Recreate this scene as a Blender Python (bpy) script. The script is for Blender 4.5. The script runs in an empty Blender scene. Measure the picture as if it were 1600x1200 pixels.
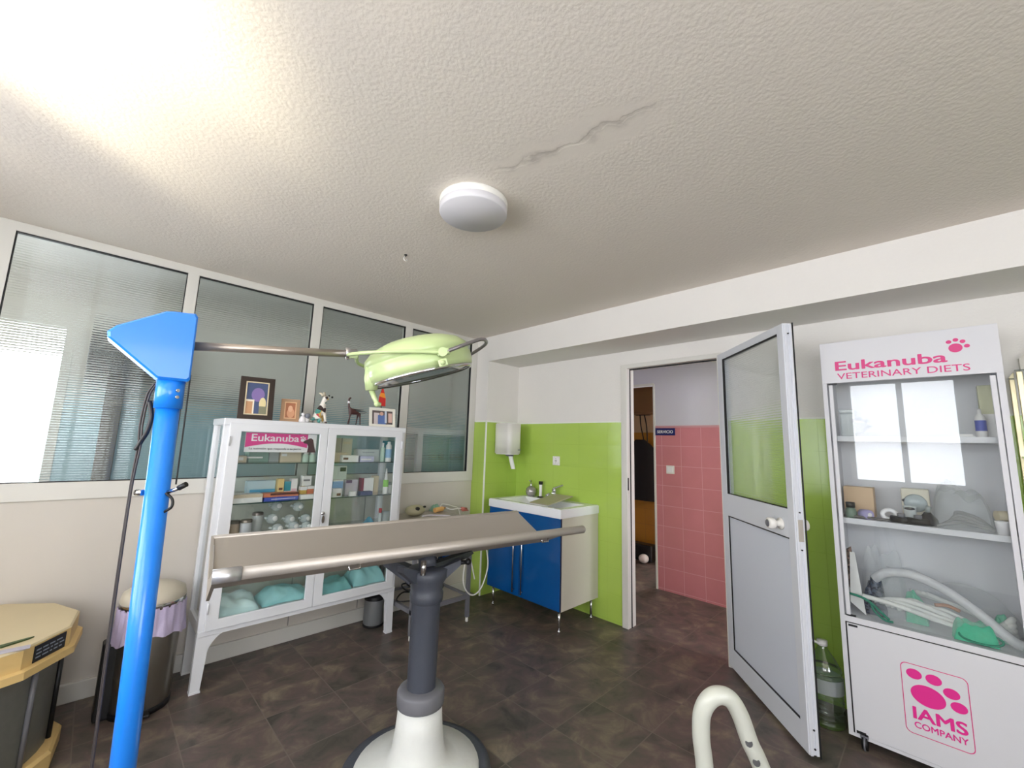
import bpy, bmesh, math, random
from mathutils import Vector, Matrix, Euler
random.seed(7)
PI = math.pi
scene = bpy.context.scene
COL = scene.collection

# ------------------------------------------------------------------ materials
def s2l(c):
    c = c / 255.0
    return c / 12.92 if c <= 0.04045 else ((c + 0.055) / 1.055) ** 2.4
def C(r, g, b):
    return (s2l(r), s2l(g), s2l(b), 1.0)
MATS = {}
def mat(name, col, rough=0.5, metal=0.0, var=0.06, vscale=6.0, bump=0.0, bscale=60.0, coat=0.0, spec=0.5, trans=0.0, alpha=None):
    """principled material with a little noise in its colour and optional noise bump"""
    if name in MATS: return MATS[name]
    m = bpy.data.materials.new(name); m.use_nodes = True
    nt = m.node_tree; b = nt.nodes['Principled BSDF']
    b.inputs['Roughness'].default_value = rough
    b.inputs['Metallic'].default_value = metal
    b.inputs['Coat Weight'].default_value = coat
    b.inputs['Coat Roughness'].default_value = 0.08
    b.inputs['Specular IOR Level'].default_value = spec
    b.inputs['Transmission Weight'].default_value = trans
    if alpha is not None: b.inputs['Alpha'].default_value = alpha
    tc = nt.nodes.new('ShaderNodeTexCoord')
    n = nt.nodes.new('ShaderNodeTexNoise'); n.inputs['Scale'].default_value = vscale; n.inputs['Detail'].default_value = 4
    nt.links.new(tc.outputs['Object'], n.inputs['Vector'])
    r = nt.nodes.new('ShaderNodeMapRange')
    r.inputs['To Min'].default_value = 1.0 - var; r.inputs['To Max'].default_value = 1.0 + var
    nt.links.new(n.outputs['Fac'], r.inputs['Value'])
    mx = nt.nodes.new('ShaderNodeVectorMath'); mx.operation = 'SCALE'
    mx.inputs[0].default_value = col[:3]
    nt.links.new(r.outputs['Result'], mx.inputs['Scale'])
    nt.links.new(mx.outputs['Vector'], b.inputs['Base Color'])
    if bump > 0:
        n2 = nt.nodes.new('ShaderNodeTexNoise'); n2.inputs['Scale'].default_value = bscale; n2.inputs['Detail'].default_value = 3
        nt.links.new(tc.outputs['Object'], n2.inputs['Vector'])
        bp = nt.nodes.new('ShaderNodeBump'); bp.inputs['Strength'].default_value = bump; bp.inputs['Distance'].default_value = 0.01
        nt.links.new(n2.outputs['Fac'], bp.inputs['Height'])
        nt.links.new(bp.outputs['Normal'], b.inputs['Normal'])
    MATS[name] = m
    return m

def math_node(nt, op, a, b=None, c=None):
    n = nt.nodes.new('ShaderNodeMath'); n.operation = op
    for i, v in enumerate((a, b, c)):
        if v is None: continue
        if isinstance(v, (int, float)): n.inputs[i].default_value = v
        else: nt.links.new(v, n.inputs[i])
    return n.outputs[0]

def grid_mask(nt, u, v, u0, v0, su, sv, w):
    """1 on a grout line of width w, else 0"""
    outs = []
    for x, x0, s in ((u, u0, su), (v, v0, sv)):
        t = math_node(nt, 'SUBTRACT', x, x0)
        t = math_node(nt, 'DIVIDE', t, s)
        f = math_node(nt, 'FRACT', t)
        d = math_node(nt, 'SUBTRACT', f, 0.5)
        d = math_node(nt, 'ABSOLUTE', d)
        d = math_node(nt, 'GREATER_THAN', d, 0.5 - w / s / 2)
        outs.append(d)
    return math_node(nt, 'MAXIMUM', outs[0], outs[1])

def tile_mat(name, col, grout, axes, origin, size, w, rough, var=0.05, vscale=3.0, coat=0.0):
    m = bpy.data.materials.new(name); m.use_nodes = True
    nt = m.node_tree; b = nt.nodes['Principled BSDF']
    b.inputs['Roughness'].default_value = rough; b.inputs['Coat Weight'].default_value = coat
    b.inputs['Coat Roughness'].default_value = 0.05
    tc = nt.nodes.new('ShaderNodeTexCoord'); sp = nt.nodes.new('ShaderNodeSeparateXYZ')
    geo = nt.nodes.new('ShaderNodeNewGeometry')
    nt.links.new(geo.outputs['Position'], sp.inputs[0])
    g = grid_mask(nt, sp.outputs[axes[0]], sp.outputs[axes[1]], origin[0], origin[1], size[0], size[1], w)
    n = nt.nodes.new('ShaderNodeTexNoise'); n.inputs['Scale'].default_value = vscale; n.inputs['Detail'].default_value = 5
    nt.links.new(geo.outputs['Position'], n.inputs['Vector'])
    r = nt.nodes.new('ShaderNodeMapRange'); r.inputs['To Min'].default_value = 1 - var; r.inputs['To Max'].default_value = 1 + var
    nt.links.new(n.outputs['Fac'], r.inputs['Value'])
    sc_ = nt.nodes.new('ShaderNodeVectorMath'); sc_.operation = 'SCALE'; sc_.inputs[0].default_value = col[:3]
    nt.links.new(r.outputs['Result'], sc_.inputs['Scale'])
    mx = nt.nodes.new('ShaderNodeMix'); mx.data_type = 'RGBA'
    nt.links.new(g, mx.inputs['Factor']); nt.links.new(sc_.outputs[0], mx.inputs['A']); mx.inputs['B'].default_value = grout
    nt.links.new(mx.outputs['Result'], b.inputs['Base Color'])
    bp = nt.nodes.new('ShaderNodeBump'); bp.inputs['Strength'].default_value = 0.5; bp.inputs['Distance'].default_value = 0.002; bp.invert = True
    nt.links.new(g, bp.inputs['Height']); nt.links.new(bp.outputs['Normal'], b.inputs['Normal'])
    MATS[name] = m
    return m

def floor_mat():
    m = bpy.data.materials.new('slate_floor_tile'); m.use_nodes = True
    nt = m.node_tree; b = nt.nodes['Principled BSDF']
    geo = nt.nodes.new('ShaderNodeNewGeometry'); sp = nt.nodes.new('ShaderNodeSeparateXYZ')
    nt.links.new(geo.outputs['Position'], sp.inputs[0])
    g = grid_mask(nt, sp.outputs[0], sp.outputs[1], 1.131, 1.12, 0.3435, 0.343, 0.005)
    # one random value per tile shifts the pattern so the stone veins break at the joints
    cx = math_node(nt, 'FLOOR', math_node(nt, 'DIVIDE', math_node(nt, 'SUBTRACT', sp.outputs[0], 1.131), 0.3435))
    cy = math_node(nt, 'FLOOR', math_node(nt, 'DIVIDE', math_node(nt, 'SUBTRACT', sp.outputs[1], 1.12), 0.343))
    cv = nt.nodes.new('ShaderNodeCombineXYZ'); nt.links.new(cx, cv.inputs[0]); nt.links.new(cy, cv.inputs[1])
    wn = nt.nodes.new('ShaderNodeTexWhiteNoise'); nt.links.new(cv.outputs[0], wn.inputs['Vector'])
    ad = nt.nodes.new('ShaderNodeVectorMath'); ad.operation = 'MULTIPLY_ADD'
    nt.links.new(wn.outputs['Color'], ad.inputs[0]); ad.inputs[1].default_value = (3, 3, 3)
    nt.links.new(geo.outputs['Position'], ad.inputs[2])
    mp = nt.nodes.new('ShaderNodeMapping'); mp.inputs['Scale'].default_value = (3.6, 3.9, 1); mp.inputs['Rotation'].default_value = (0, 0, 0.6)
    nt.links.new(ad.outputs[0], mp.inputs[0])
    n = nt.nodes.new('ShaderNodeTexNoise'); n.inputs['Scale'].default_value = 1.7; n.inputs['Detail'].default_value = 7; n.inputs['Roughness'].default_value = 0.62
    n.inputs['Distortion'].default_value = .6
    nt.links.new(mp.outputs[0], n.inputs['Vector'])
    cr = nt.nodes.new('ShaderNodeValToRGB'); e = cr.color_ramp.elements
    e[0].position = 0.30; e[0].color = C(64, 60, 55)
    e[1].position = 0.72; e[1].color = C(136, 124, 106)
    for p, c in ((0.42, C(86, 80, 72)), (0.52, C(100, 84, 80)), (0.60, C(112, 102, 88))):
        k = cr.color_ramp.elements.new(p); k.color = c
    nt.links.new(n.outputs['Fac'], cr.inputs[0])
    mx = nt.nodes.new('ShaderNodeMix'); mx.data_type = 'RGBA'
    nt.links.new(g, mx.inputs['Factor']); nt.links.new(cr.outputs[0], mx.inputs['A']); mx.inputs['B'].default_value = C(112, 102, 93)
    nt.links.new(mx.outputs['Result'], b.inputs['Base Color'])
    b.inputs['Roughness'].default_value = 0.42
    n3 = nt.nodes.new('ShaderNodeTexNoise'); n3.inputs['Scale'].default_value = 14; n3.inputs['Detail'].default_value = 5
    nt.links.new(geo.outputs['Position'], n3.inputs['Vector'])
    hh = math_node(nt, 'SUBTRACT', math_node(nt, 'MULTIPLY', n3.outputs['Fac'], 0.5), g)
    bp = nt.nodes.new('ShaderNodeBump'); bp.inputs['Strength'].default_value = 0.25; bp.inputs['Distance'].default_value = 0.004
    nt.links.new(hh, bp.inputs['Height']); nt.links.new(bp.outputs['Normal'], b.inputs['Normal'])
    return m

def ceiling_mat():
    m = bpy.data.materials.new('stippled_ceiling_paint'); m.use_nodes = True
    nt = m.node_tree; b = nt.nodes['Principled BSDF']; b.inputs['Roughness'].default_value = 0.9
    geo = nt.nodes.new('ShaderNodeNewGeometry'); sp = nt.nodes.new('ShaderNodeSeparateXYZ')
    nt.links.new(geo.outputs['Position'], sp.inputs[0])
    n = nt.nodes.new('ShaderNodeTexNoise'); n.inputs['Scale'].default_value = 75; n.inputs['Detail'].default_value = 3
    nt.links.new(geo.outputs['Position'], n.inputs['Vector'])
    # repaired crack running from the lamp: a wavering line with grey damp blots along it
    w = nt.nodes.new('ShaderNodeTexNoise'); w.inputs['Scale'].default_value = 7; w.inputs['Detail'].default_value = 4
    nt.links.new(geo.outputs['Position'], w.inputs['Vector'])
    # axis of the crack: from (1.03,1.12) to (1.14,0.50)
    ux, uy = 0.175, -0.985
    along = math_node(nt, 'ADD', math_node(nt, 'MULTIPLY', math_node(nt, 'SUBTRACT', sp.outputs[0], 1.03), ux),
                      math_node(nt, 'MULTIPLY', math_node(nt, 'SUBTRACT', sp.outputs[1], 1.12), uy))
    across = math_node(nt, 'ADD', math_node(nt, 'MULTIPLY', math_node(nt, 'SUBTRACT', sp.outputs[0], 1.03), -uy),
                       math_node(nt, 'MULTIPLY', math_node(nt, 'SUBTRACT', sp.outputs[1], 1.12), ux))
    across = math_node(nt, 'ADD', across, math_node(nt, 'MULTIPLY', math_node(nt, 'SUBTRACT', w.outputs['Fac'], 0.5), 0.16))
    def smooth(v, a, c):
        r = nt.nodes.new('ShaderNodeMapRange'); r.interpolation_type = 'SMOOTHSTEP'
        r.inputs['From Min'].default_value = a; r.inputs['From Max'].default_value = c
        nt.links.new(v, r.inputs['Value']); return r.outputs['Result']
    aa = math_node(nt, 'ABSOLUTE', across)
    inside = math_node(nt, 'MULTIPLY', smooth(along, -0.08, 0.02), smooth(along, 0.68, 0.5))
    blot = nt.nodes.new('ShaderNodeTexNoise'); blot.inputs['Scale'].default_value = 11; blot.inputs['Detail'].default_value = 3
    nt.links.new(geo.outputs['Position'], blot.inputs['Vector'])
    stain = math_node(nt, 'MULTIPLY', math_node(nt, 'MULTIPLY', smooth(aa, 0.034, 0.0), inside), smooth(blot.outputs['Fac'], 0.40, 0.64))
    patch = math_node(nt, 'MULTIPLY', smooth(aa, 0.11, 0.05), inside)
    mx = nt.nodes.new('ShaderNodeMix'); mx.data_type = 'RGBA'
    nt.links.new(math_node(nt, 'MULTIPLY', stain, 0.36), mx.inputs['Factor'])
    mx.inputs['A'].default_value = C(226, 218, 208); mx.inputs['B'].default_value = C(128, 120, 112)
    nt.links.new(mx.outputs['Result'], b.inputs['Base Color'])
    crack = math_node(nt, 'MULTIPLY', smooth(aa, 0.012, 0.004), inside)
    h = math_node(nt, 'MULTIPLY', n.outputs['Fac'], math_node(nt, 'SUBTRACT', 1.0, math_node(nt, 'MULTIPLY', patch, 0.85)))
    h = math_node(nt, 'SUBTRACT', h, math_node(nt, 'MULTIPLY', crack, 0.35))
    bp = nt.nodes.new('ShaderNodeBump'); bp.inputs['Strength'].default_value = 0.3; bp.inputs['Distance'].default_value = 0.006
    nt.links.new(h, bp.inputs['Height']); nt.links.new(bp.outputs['Normal'], b.inputs['Normal'])
    return m

def clear_glass(name, tint=(0.95, 0.975, 0.965, 1), f=1.0, rough=0.0):
    """thin clear sheet: transparent with a Fresnel reflection"""
    if name in MATS: return MATS[name]
    m = bpy.data.materials.new(name); m.use_nodes = True
    nt = m.node_tree; nt.nodes.remove(nt.nodes['Principled BSDF'])
    out = nt.nodes['Material Output']
    t = nt.nodes.new('ShaderNodeBsdfTransparent'); t.inputs['Color'].default_value = tint
    g = nt.nodes.new('ShaderNodeBsdfGlossy'); g.inputs['Roughness'].default_value = rough
    ge = nt.nodes.new('ShaderNodeNewGeometry'); dt = nt.nodes.new('ShaderNodeVectorMath'); dt.operation = 'DOT_PRODUCT'
    nt.links.new(ge.outputs['Incoming'], dt.inputs[0]); nt.links.new(ge.outputs['Normal'], dt.inputs[1])
    k = math_node(nt, 'SUBTRACT', 1.0, math_node(nt, 'ABSOLUTE', dt.outputs['Value']))
    fr = math_node(nt, 'ADD', math_node(nt, 'MULTIPLY', math_node(nt, 'POWER', k, 5.0), 0.96), 0.04)
    fm = math_node(nt, 'MINIMUM', math_node(nt, 'MULTIPLY', fr, f), 1.0)
    mx = nt.nodes.new('ShaderNodeMixShader')
    nt.links.new(fm, mx.inputs[0]); nt.links.new(t.outputs[0], mx.inputs[1]); nt.links.new(g.outputs[0], mx.inputs[2])
    nt.links.new(mx.outputs[0], out.inputs[0])
    MATS[name] = m
    return m

def film_mat(name, col, opac, rough=0.2, bscale=25.0, bump=0.6):
    """crumpled translucent plastic: part see-through, part glossy film"""
    if name in MATS: return MATS[name]
    m = bpy.data.materials.new(name); m.use_nodes = True
    nt = m.node_tree; b = nt.nodes['Principled BSDF']; out = nt.nodes['Material Output']
    b.inputs['Base Color'].default_value = col; b.inputs['Roughness'].default_value = rough
    tc = nt.nodes.new('ShaderNodeTexCoord'); n = nt.nodes.new('ShaderNodeTexNoise'); n.inputs['Scale'].default_value = bscale; n.inputs['Distortion'].default_value = 1.0
    nt.links.new(tc.outputs['Object'], n.inputs['Vector'])
    bp = nt.nodes.new('ShaderNodeBump'); bp.inputs['Strength'].default_value = bump; bp.inputs['Distance'].default_value = 0.02
    nt.links.new(n.outputs['Fac'], bp.inputs['Height']); nt.links.new(bp.outputs['Normal'], b.inputs['Normal'])
    t = nt.nodes.new('ShaderNodeBsdfTransparent'); mx = nt.nodes.new('ShaderNodeMixShader'); mx.inputs[0].default_value = opac
    nt.links.new(t.outputs[0], mx.inputs[1]); nt.links.new(b.outputs[0], mx.inputs[2]); nt.links.new(mx.outputs[0], out.inputs[0])
    MATS[name] = m
    return m

def ribbed_glass(name='ribbed_glass', clear=0.0):
    m = bpy.data.materials.new(name); m.use_nodes = True
    nt = m.node_tree; nt.nodes.remove(nt.nodes['Principled BSDF'])
    g = nt.nodes.new('ShaderNodeBsdfGlass'); g.inputs['IOR'].default_value = 1.45; g.inputs['Roughness'].default_value = 0.03
    g.inputs['Color'].default_value = (0.93, 0.96, 0.955, 1)
    t = nt.nodes.new('ShaderNodeBsdfTransparent'); mx = nt.nodes.new('ShaderNodeMixShader'); mx.inputs[0].default_value = clear
    nt.links.new(g.outputs[0], mx.inputs[1]); nt.links.new(t.outputs[0], mx.inputs[2])
    nt.links.new(mx.outputs[0], nt.nodes['Material Output'].inputs[0])
    return m

# ------------------------------------------------------------------ mesh building
class MB:
    def __init__(self):
        self.bm = bmesh.new(); self.mi = 0; self.smooth_faces = set()
    def _new(self, faces, smooth):
        for f in faces:
            f.material_index = self.mi; f.smooth = smooth
    def m(self, i):
        self.mi = i; return self
    def box(self, x0, x1, y0, y1, z0, z1, bev=0.0, M=None, seg=2):
        x0, x1 = min(x0, x1), max(x0, x1); y0, y1 = min(y0, y1), max(y0, y1); z0, z1 = min(z0, z1), max(z0, z1)
        self.nb = getattr(self, 'nb', 0) + 1; e = (self.nb % 9) * 3e-5
        if min(x1 - x0, y1 - y0, z1 - z0) > .002: x0, x1, y0, y1, z0, z1 = x0 + e, x1 - e, y0 + e, y1 - e, z0 + e, z1 - e
        t = bmesh.new()
        bmesh.ops.create_cube(t, size=1)
        for v in t.verts:
            v.co = Vector(((x0 + x1) / 2 + v.co.x * (x1 - x0), (y0 + y1) / 2 + v.co.y * (y1 - y0), (z0 + z1) / 2 + v.co.z * (z1 - z0)))
        if bev > 0:
            bmesh.ops.bevel(t, geom=list(t.edges), offset=min(bev, (x1 - x0) * .45, (y1 - y0) * .45, (z1 - z0) * .45), segments=seg, profile=0.5, affect='EDGES')
        self._merge(t, M, False)
        return self
    def _merge(self, t, M, smooth):
        vs = {}
        for v in t.verts:
            vs[v.index] = None
        t.verts.index_update()
        nv = []
        for v in t.verts:
            co = M @ v.co if M is not None else v.co
            nv.append(self.bm.verts.new(co))
        for f in t.faces:
            try:
                nf = self.bm.faces.new([nv[v.index] for v in f.verts])
                nf.material_index = self.mi; nf.smooth = smooth or f.smooth
            except ValueError: pass
        t.free()
    def tube(self, pts, r, seg=10, cap=True, closed=False, smooth=True):
        """tube along a list of points; r number or list"""
        P = [Vector(p) for p in pts]; n = len(P)
        R = [r] * n if isinstance(r, (int, float)) else list(r)
        def tangent(i):
            if closed: d = P[(i + 1) % n] - P[i - 1]
            elif i == 0: d = P[1] - P[0]
            elif i == n - 1: d = P[-1] - P[-2]
            else: d = (P[i + 1] - P[i]).normalized() + (P[i] - P[i - 1]).normalized()
            return d.normalized() if d.length > 1e-9 else Vector((0, 0, 1))
        t0 = tangent(0); up = Vector((0, 0, 1)) if abs(t0.z) < 0.9 else Vector((1, 0, 0))
        u = t0.cross(up).normalized(); rings = []
        for i in range(n):
            t = tangent(i); u = (u - t * u.dot(t))
            u = u.normalized() if u.length > 1e-6 else t.orthogonal().normalized()
            w = t.cross(u)
            rings.append([self.bm.verts.new(P[i] + (u * math.cos(2 * PI * k / seg) + w * math.sin(2 * PI * k / seg)) * R[i]) for k in range(seg)])
        fs = []
        for i in range(n if closed else n - 1):
            a, b = rings[i], rings[(i + 1) % n]
            for k in range(seg):
                fs.append(self.bm.faces.new((a[k], a[(k + 1) % seg], b[(k + 1) % seg], b[k])))
        self._new(fs, smooth)
        if cap and not closed:
            self._new([self.bm.faces.new(rings[0][::-1]), self.bm.faces.new(rings[-1])], False)
        return self
    def cyl(self, a, b, r, r2=None, seg=20):
        return self.tube([a, b], [r, r if r2 is None else r2], seg)
    def lathe(self, prof, c=(0, 0, 0), seg=28, M=None, smooth=True, a0=0.0):
        """profile [(r,z)...] turned about the vertical through c"""
        rings = []
        for r, z in prof:
            if r < 1e-6:
                v = Vector((0, 0, z)); rings.append([v])
            else:
                rings.append([Vector((r * math.cos(a0 + 2 * PI * k / seg), r * math.sin(a0 + 2 * PI * k / seg), z)) for k in range(seg)])
        VR = []
        for ring in rings:
            VR.append([self.bm.verts.new((M @ v if M is not None else v) + Vector(c)) for v in ring])
        fs = []
        for a, b in zip(VR, VR[1:]):
            if len(a) == 1 and len(b) == 1: continue
            for k in range(seg):
                k2 = (k + 1) % seg
                if len(a) == 1: fs.append(self.bm.faces.new((a[0], b[k2], b[k])))
                elif len(b) == 1: fs.append(self.bm.faces.new((a[k], a[k2], b[0])))
                else: fs.append(self.bm.faces.new((a[k], a[k2], b[k2], b[k])))
        self._new(fs, smooth)
        return self
    def prism(self, poly, axis, a, b, M=None, smooth=False):
        """polygon in the plane normal to axis ('x': (y,z), 'y': (x,z), 'z': (x,y)) between a and b"""
        def mk(p, d):
            v = {'x': Vector((d, p[0], p[1])), 'y': Vector((p[0], d, p[1])), 'z': Vector((p[0], p[1], d))}[axis]
            return self.bm.verts.new(M @ v if M is not None else v)
        A = [mk(p, a) for p in poly]; B = [mk(p, b) for p in poly]
        fs = [self.bm.faces.new(A), self.bm.faces.new(B[::-1])]
        n = len(poly)
        sides = [self.bm.faces.new((A[i], B[i], B[(i + 1) % n], A[(i + 1) % n])) for i in range(n)]
        self._new(fs, False); self._new(sides, smooth)
        return self
    def ball(self, c, r, sx=1, sy=1, sz=1, seg=16, M=None):
        t = bmesh.new(); bmesh.ops.create_uvsphere(t, u_segments=seg, v_segments=max(6, seg // 2), radius=r)
        for v in t.verts:
            v.co = Vector((v.co.x * sx, v.co.y * sy, v.co.z * sz))
            if M is not None: v.co = M @ v.co
            v.co += Vector(c)
        self._merge(t, None, True); return self
    def mesh(self, me, M=None):
        t = bmesh.new(); t.from_mesh(me); self._merge(t, M, False); return self
    def sheet(self, nx, ny, fn, smooth=True, thick=0.0):
        g = [[self.bm.verts.new(fn(i / (nx - 1), j / (ny - 1))) for j in range(ny)] for i in range(nx)]
        fs = []
        for i in range(nx - 1):
            for j in range(ny - 1):
                fs.append(self.bm.faces.new((g[i][j], g[i + 1][j], g[i + 1][j + 1], g[i][j + 1])))
        self._new(fs, smooth); return self
    def build(self, name, mats, parent=None, origin=None, local=False, kind=None):
        bm = self.bm
        bmesh.ops.recalc_face_normals(bm, faces=list(bm.faces))
        if parent is not None and not local:
            Mw = parent.matrix_basis.inverted()
            if parent.parent is not None:
                Mw = (parent.parent.matrix_basis @ parent.matrix_basis).inverted()
            bm.transform(Mw)
        elif parent is None:
            if origin is None:
                xs = [v.co for v in bm.verts]
                origin = Vector(((min(v.x for v in xs) + max(v.x for v in xs)) / 2, (min(v.y for v in xs) + max(v.y for v in xs)) / 2, min(v.z for v in xs)))
            bm.transform(Matrix.Translation(-Vector(origin)))
        me = bpy.data.meshes.new(name)
        bm.to_mesh(me); bm.free()
        for mm in (mats if isinstance(mats, (list, tuple)) else [mats]): me.materials.append(mm)
        o = bpy.data.objects.new(name, me); COL.objects.link(o)
        if parent is not None: o.parent = parent
        else: o.location = origin
        if kind: o['kind'] = kind
        return o

def thing(name, label, cat, loc=(0, 0, 0), rz=0.0, group=None):
    o = bpy.data.objects.new(name, None); COL.objects.link(o)
    o.empty_display_size = 0.1
    o.location = loc; o.rotation_euler = (0, 0, rz)
    o.matrix_basis = Matrix.Translation(loc) @ Matrix.Rotation(rz, 4, 'Z')
    o['label'] = label; o['category'] = cat
    if group: o['group'] = group
    return o
def tag(o, label, cat, group=None):
    o['label'] = label; o['category'] = cat
    if group: o['group'] = group
    return o
def struct(o):
    o['kind'] = 'structure'; return o
def copy_tree(o, parent=None):
    c = o.copy(); COL.objects.link(c)
    if parent is not None: c.parent = parent
    for ch in list(o.children): copy_tree(ch, c)
    return c

def text_mesh(s, size, weight=0.0, xs=1.0, depth=0.0006, spacing=1.0):
    cu = bpy.data.curves.new('txt', 'FONT'); cu.body = s; cu.size = size; cu.offset = weight * size if weight <= .012 else 0; cu.extrude = depth
    cu.space_character = spacing; cu.resolution_u = 4
    o = bpy.data.objects.new('txt', cu); COL.objects.link(o)
    dg = bpy.context.evaluated_depsgraph_get()
    me = bpy.data.meshes.new_from_object(o.evaluated_get(dg))
    bpy.data.objects.remove(o)
    if weight > .012:
        b = bmesh.new(); b.from_mesh(me); base = list(b.verts) + list(b.edges) + list(b.faces)
        for i, (ox, oy) in enumerate(((-1, 0), (1, 0), (0, .7), (0, -.7), (.7, .5), (-.7, .5), (.7, -.5), (-.7, -.5))):
            r = bmesh.ops.duplicate(b, geom=base)
            k = weight * size * .8
            for v in r['geom']:
                if isinstance(v, bmesh.types.BMVert): v.co += Vector((ox * k, oy * k, (i + 1) * 6e-5))
        b.to_mesh(me); b.free()
    w = max(v.co.x for v in me.vertices); x0 = min(v.co.x for v in me.vertices)
    for v in me.vertices: v.co.x = (v.co.x - x0) * xs
    return me, (w - x0) * xs
# text frames: columns = reading direction, up, out of the surface
def frame(o, right, up):
    r = Vector(right).normalized(); u = Vector(up).normalized(); n = r.cross(u)
    return Matrix(((r.x, u.x, n.x, o[0]), (r.y, u.y, n.y, o[1]), (r.z, u.z, n.z, o[2]), (0, 0, 0, 1)))
def ell(cx, cz, rx, rz, n=24, rot=0.0):
    return [(cx + rx * math.cos(t) * math.cos(rot) - rz * math.sin(t) * math.sin(rot), cz + rx * math.cos(t) * math.sin(rot) + rz * math.sin(t) * math.cos(rot)) for t in (2 * PI * k / n for k in range(n))]
def rrect(x0, x1, z0, z1, r, n=6):
    out = []
    for cx, cz, a in ((x1 - r, z1 - r, 0), (x0 + r, z1 - r, PI / 2), (x0 + r, z0 + r, PI), (x1 - r, z0 + r, 1.5 * PI)):
        for k in range(n + 1):
            t = a + PI / 2 * k / n; out.append((cx + r * math.cos(t), cz + r * math.sin(t)))
    return out
def arc(c, r, a0, a1, n, plane='xz', d=0.0):
    out = []
    for k in range(n + 1):
        t = a0 + (a1 - a0) * k / n; u, v = c[0] + r * math.cos(t), c[1] + r * math.sin(t)
        out.append({'xz': (u, d, v), 'yz': (d, u, v), 'xy': (u, v, d)}[plane])
    return out
def spline(pts, n=8):
    """Catmull-Rom through the points"""
    P = [Vector(p) for p in pts]; P = [P[0] * 2 - P[1]] + P + [P[-1] * 2 - P[-2]]; out = []
    for i in range(1, len(P) - 2):
        for k in range(n):
            t = k / n
            out.append(0.5 * ((2 * P[i]) + (P[i + 1] - P[i - 1]) * t + (2 * P[i - 1] - 5 * P[i] + 4 * P[i + 1] - P[i + 2]) * t * t + (3 * P[i] - P[i - 1] - 3 * P[i + 1] + P[i + 2]) * t ** 3))
    out.append(P[-2]); return out

# ------------------------------------------------------------------ palette
M_ceil = ceiling_mat()
M_floor = floor_mat()
M_white = mat('white_wall_paint', C(228, 225, 220), 0.85, var=0.02, bump=0.15, bscale=90)
M_hallw = mat('grey_white_wall_paint', C(205, 203, 212), 0.85, var=0.02)
M_green = tile_mat('lime_green_glazed_tile', C(174, 203, 92), C(162, 192, 84), (1, 2), (2.616, 0.02), (0.3, 0.2), 0.002, 0.12, 0.03)
M_greeny = tile_mat('lime_green_glazed_tile_return', C(174, 203, 92), C(162, 192, 84), (0, 2), (2.73, 0.02), (0.3, 0.2), 0.002, 0.12, 0.03)
M_pink = tile_mat('rose_glazed_tile', C(204, 128, 136), C(220, 158, 164), (1, 2), (2.045, 0.02), (0.2025, 0.2025), 0.005, 0.25, 0.08, 6.0)
M_blue = tile_mat('pale_blue_glazed_tile', C(164, 196, 208), C(176, 204, 214), (0, 2), (0, 0.02), (0.2, 0.2), 0.003, 0.2, 0.04)
M_ochre = tile_mat('ochre_glazed_tile', C(176, 128, 44), C(150, 112, 50), (1, 2), (0, 0.02), (0.2, 0.2), 0.004, 0.3, 0.08)
M_beige = mat('beige_wall_paint', C(196, 176, 140), 0.85)
M_alu = mat('white_lacquered_aluminium', C(214, 212, 205), 0.35, var=0.015)
M_panel = mat('off_white_panel', C(205, 199, 190), 0.5, var=0.02)
M_gasket = mat('black_rubber_gasket', C(20, 20, 22), 0.6)
M_ribbed = ribbed_glass('ribbed_glass', .0)
M_ribbed_door = ribbed_glass('ribbed_door_glass', .45)
M_trim = mat('white_corner_trim', C(235, 238, 228), 0.35, var=0.01)
M_glass = clear_glass('clear_window_glass', (0.965, 0.985, 0.98, 1), 1.6)
M_cabglass = clear_glass('clear_cabinet_glass', (0.955, 0.97, 0.97, 1), 1.25)
M_shelfglass = clear_glass('greenish_shelf_glass', (0.92, 0.97, 0.955, 1), 1.6)
M_shelfedge = mat('dark_green_glass_edge', C(40, 70, 62), 0.15)
M_enamel = mat('white_enamel', C(226, 228, 232), 0.28, var=0.015, coat=0.3)
M_cab = mat('white_melamine', C(212, 212, 216), 0.45, var=0.01, bump=0.05, bscale=300)
M_chrome = mat('polished_chrome', C(215, 215, 218), 0.12, 1.0, var=0.02)
M_steel = mat('brushed_steel', C(186, 179, 170), 0.48, 0.55, var=0.04, vscale=2.0)
M_steelb = mat('bright_steel', C(205, 204, 205), 0.18, 1.0, var=0.02)
M_grey = mat('dark_grey_lacquer', C(72, 76, 86), 0.42, var=0.08, vscale=14, bump=0.08, bscale=120)
M_greyl = mat('mid_grey_lacquer', C(112, 112, 118), 0.4, var=0.05)
M_black = mat('black_plastic', C(18, 18, 20), 0.45)
M_post = mat('sky_blue_lacquer', C(28, 132, 240), 0.3, var=0.05, vscale=4, coat=0.25)
M_lime = mat('pale_lime_lacquer', C(184, 202, 146), 0.32, var=0.03, coat=0.2)
M_magenta = mat('magenta_print', C(224, 38, 140), 0.5, var=0.02)
M_pinkp = mat('rose_magenta_print', C(214, 60, 128), 0.5, var=0.02)
M_signw = mat('white_print', C(238, 236, 238), 0.5, var=0.01)
M_bluecab = mat('gloss_royal_blue', C(6, 82, 150), 0.14, var=0.03, coat=0.5)
M_bluecabd = mat('dark_blue_edge', C(14, 30, 66), 0.4)
M_side = mat('greige_melamine', C(206, 202, 188), 0.55, var=0.02)
M_ceram = mat('white_ceramic', C(240, 242, 246), 0.1, var=0.005, coat=0.4)
M_plast = mat('white_plastic', C(232, 230, 224), 0.3, var=0.01)
M_cream = mat('cream_plastic', C(228, 214, 176), 0.45, var=0.03)
M_wood = mat('pale_yellow_wood', C(222, 190, 128), 0.55, var=0.08, vscale=5)
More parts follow.
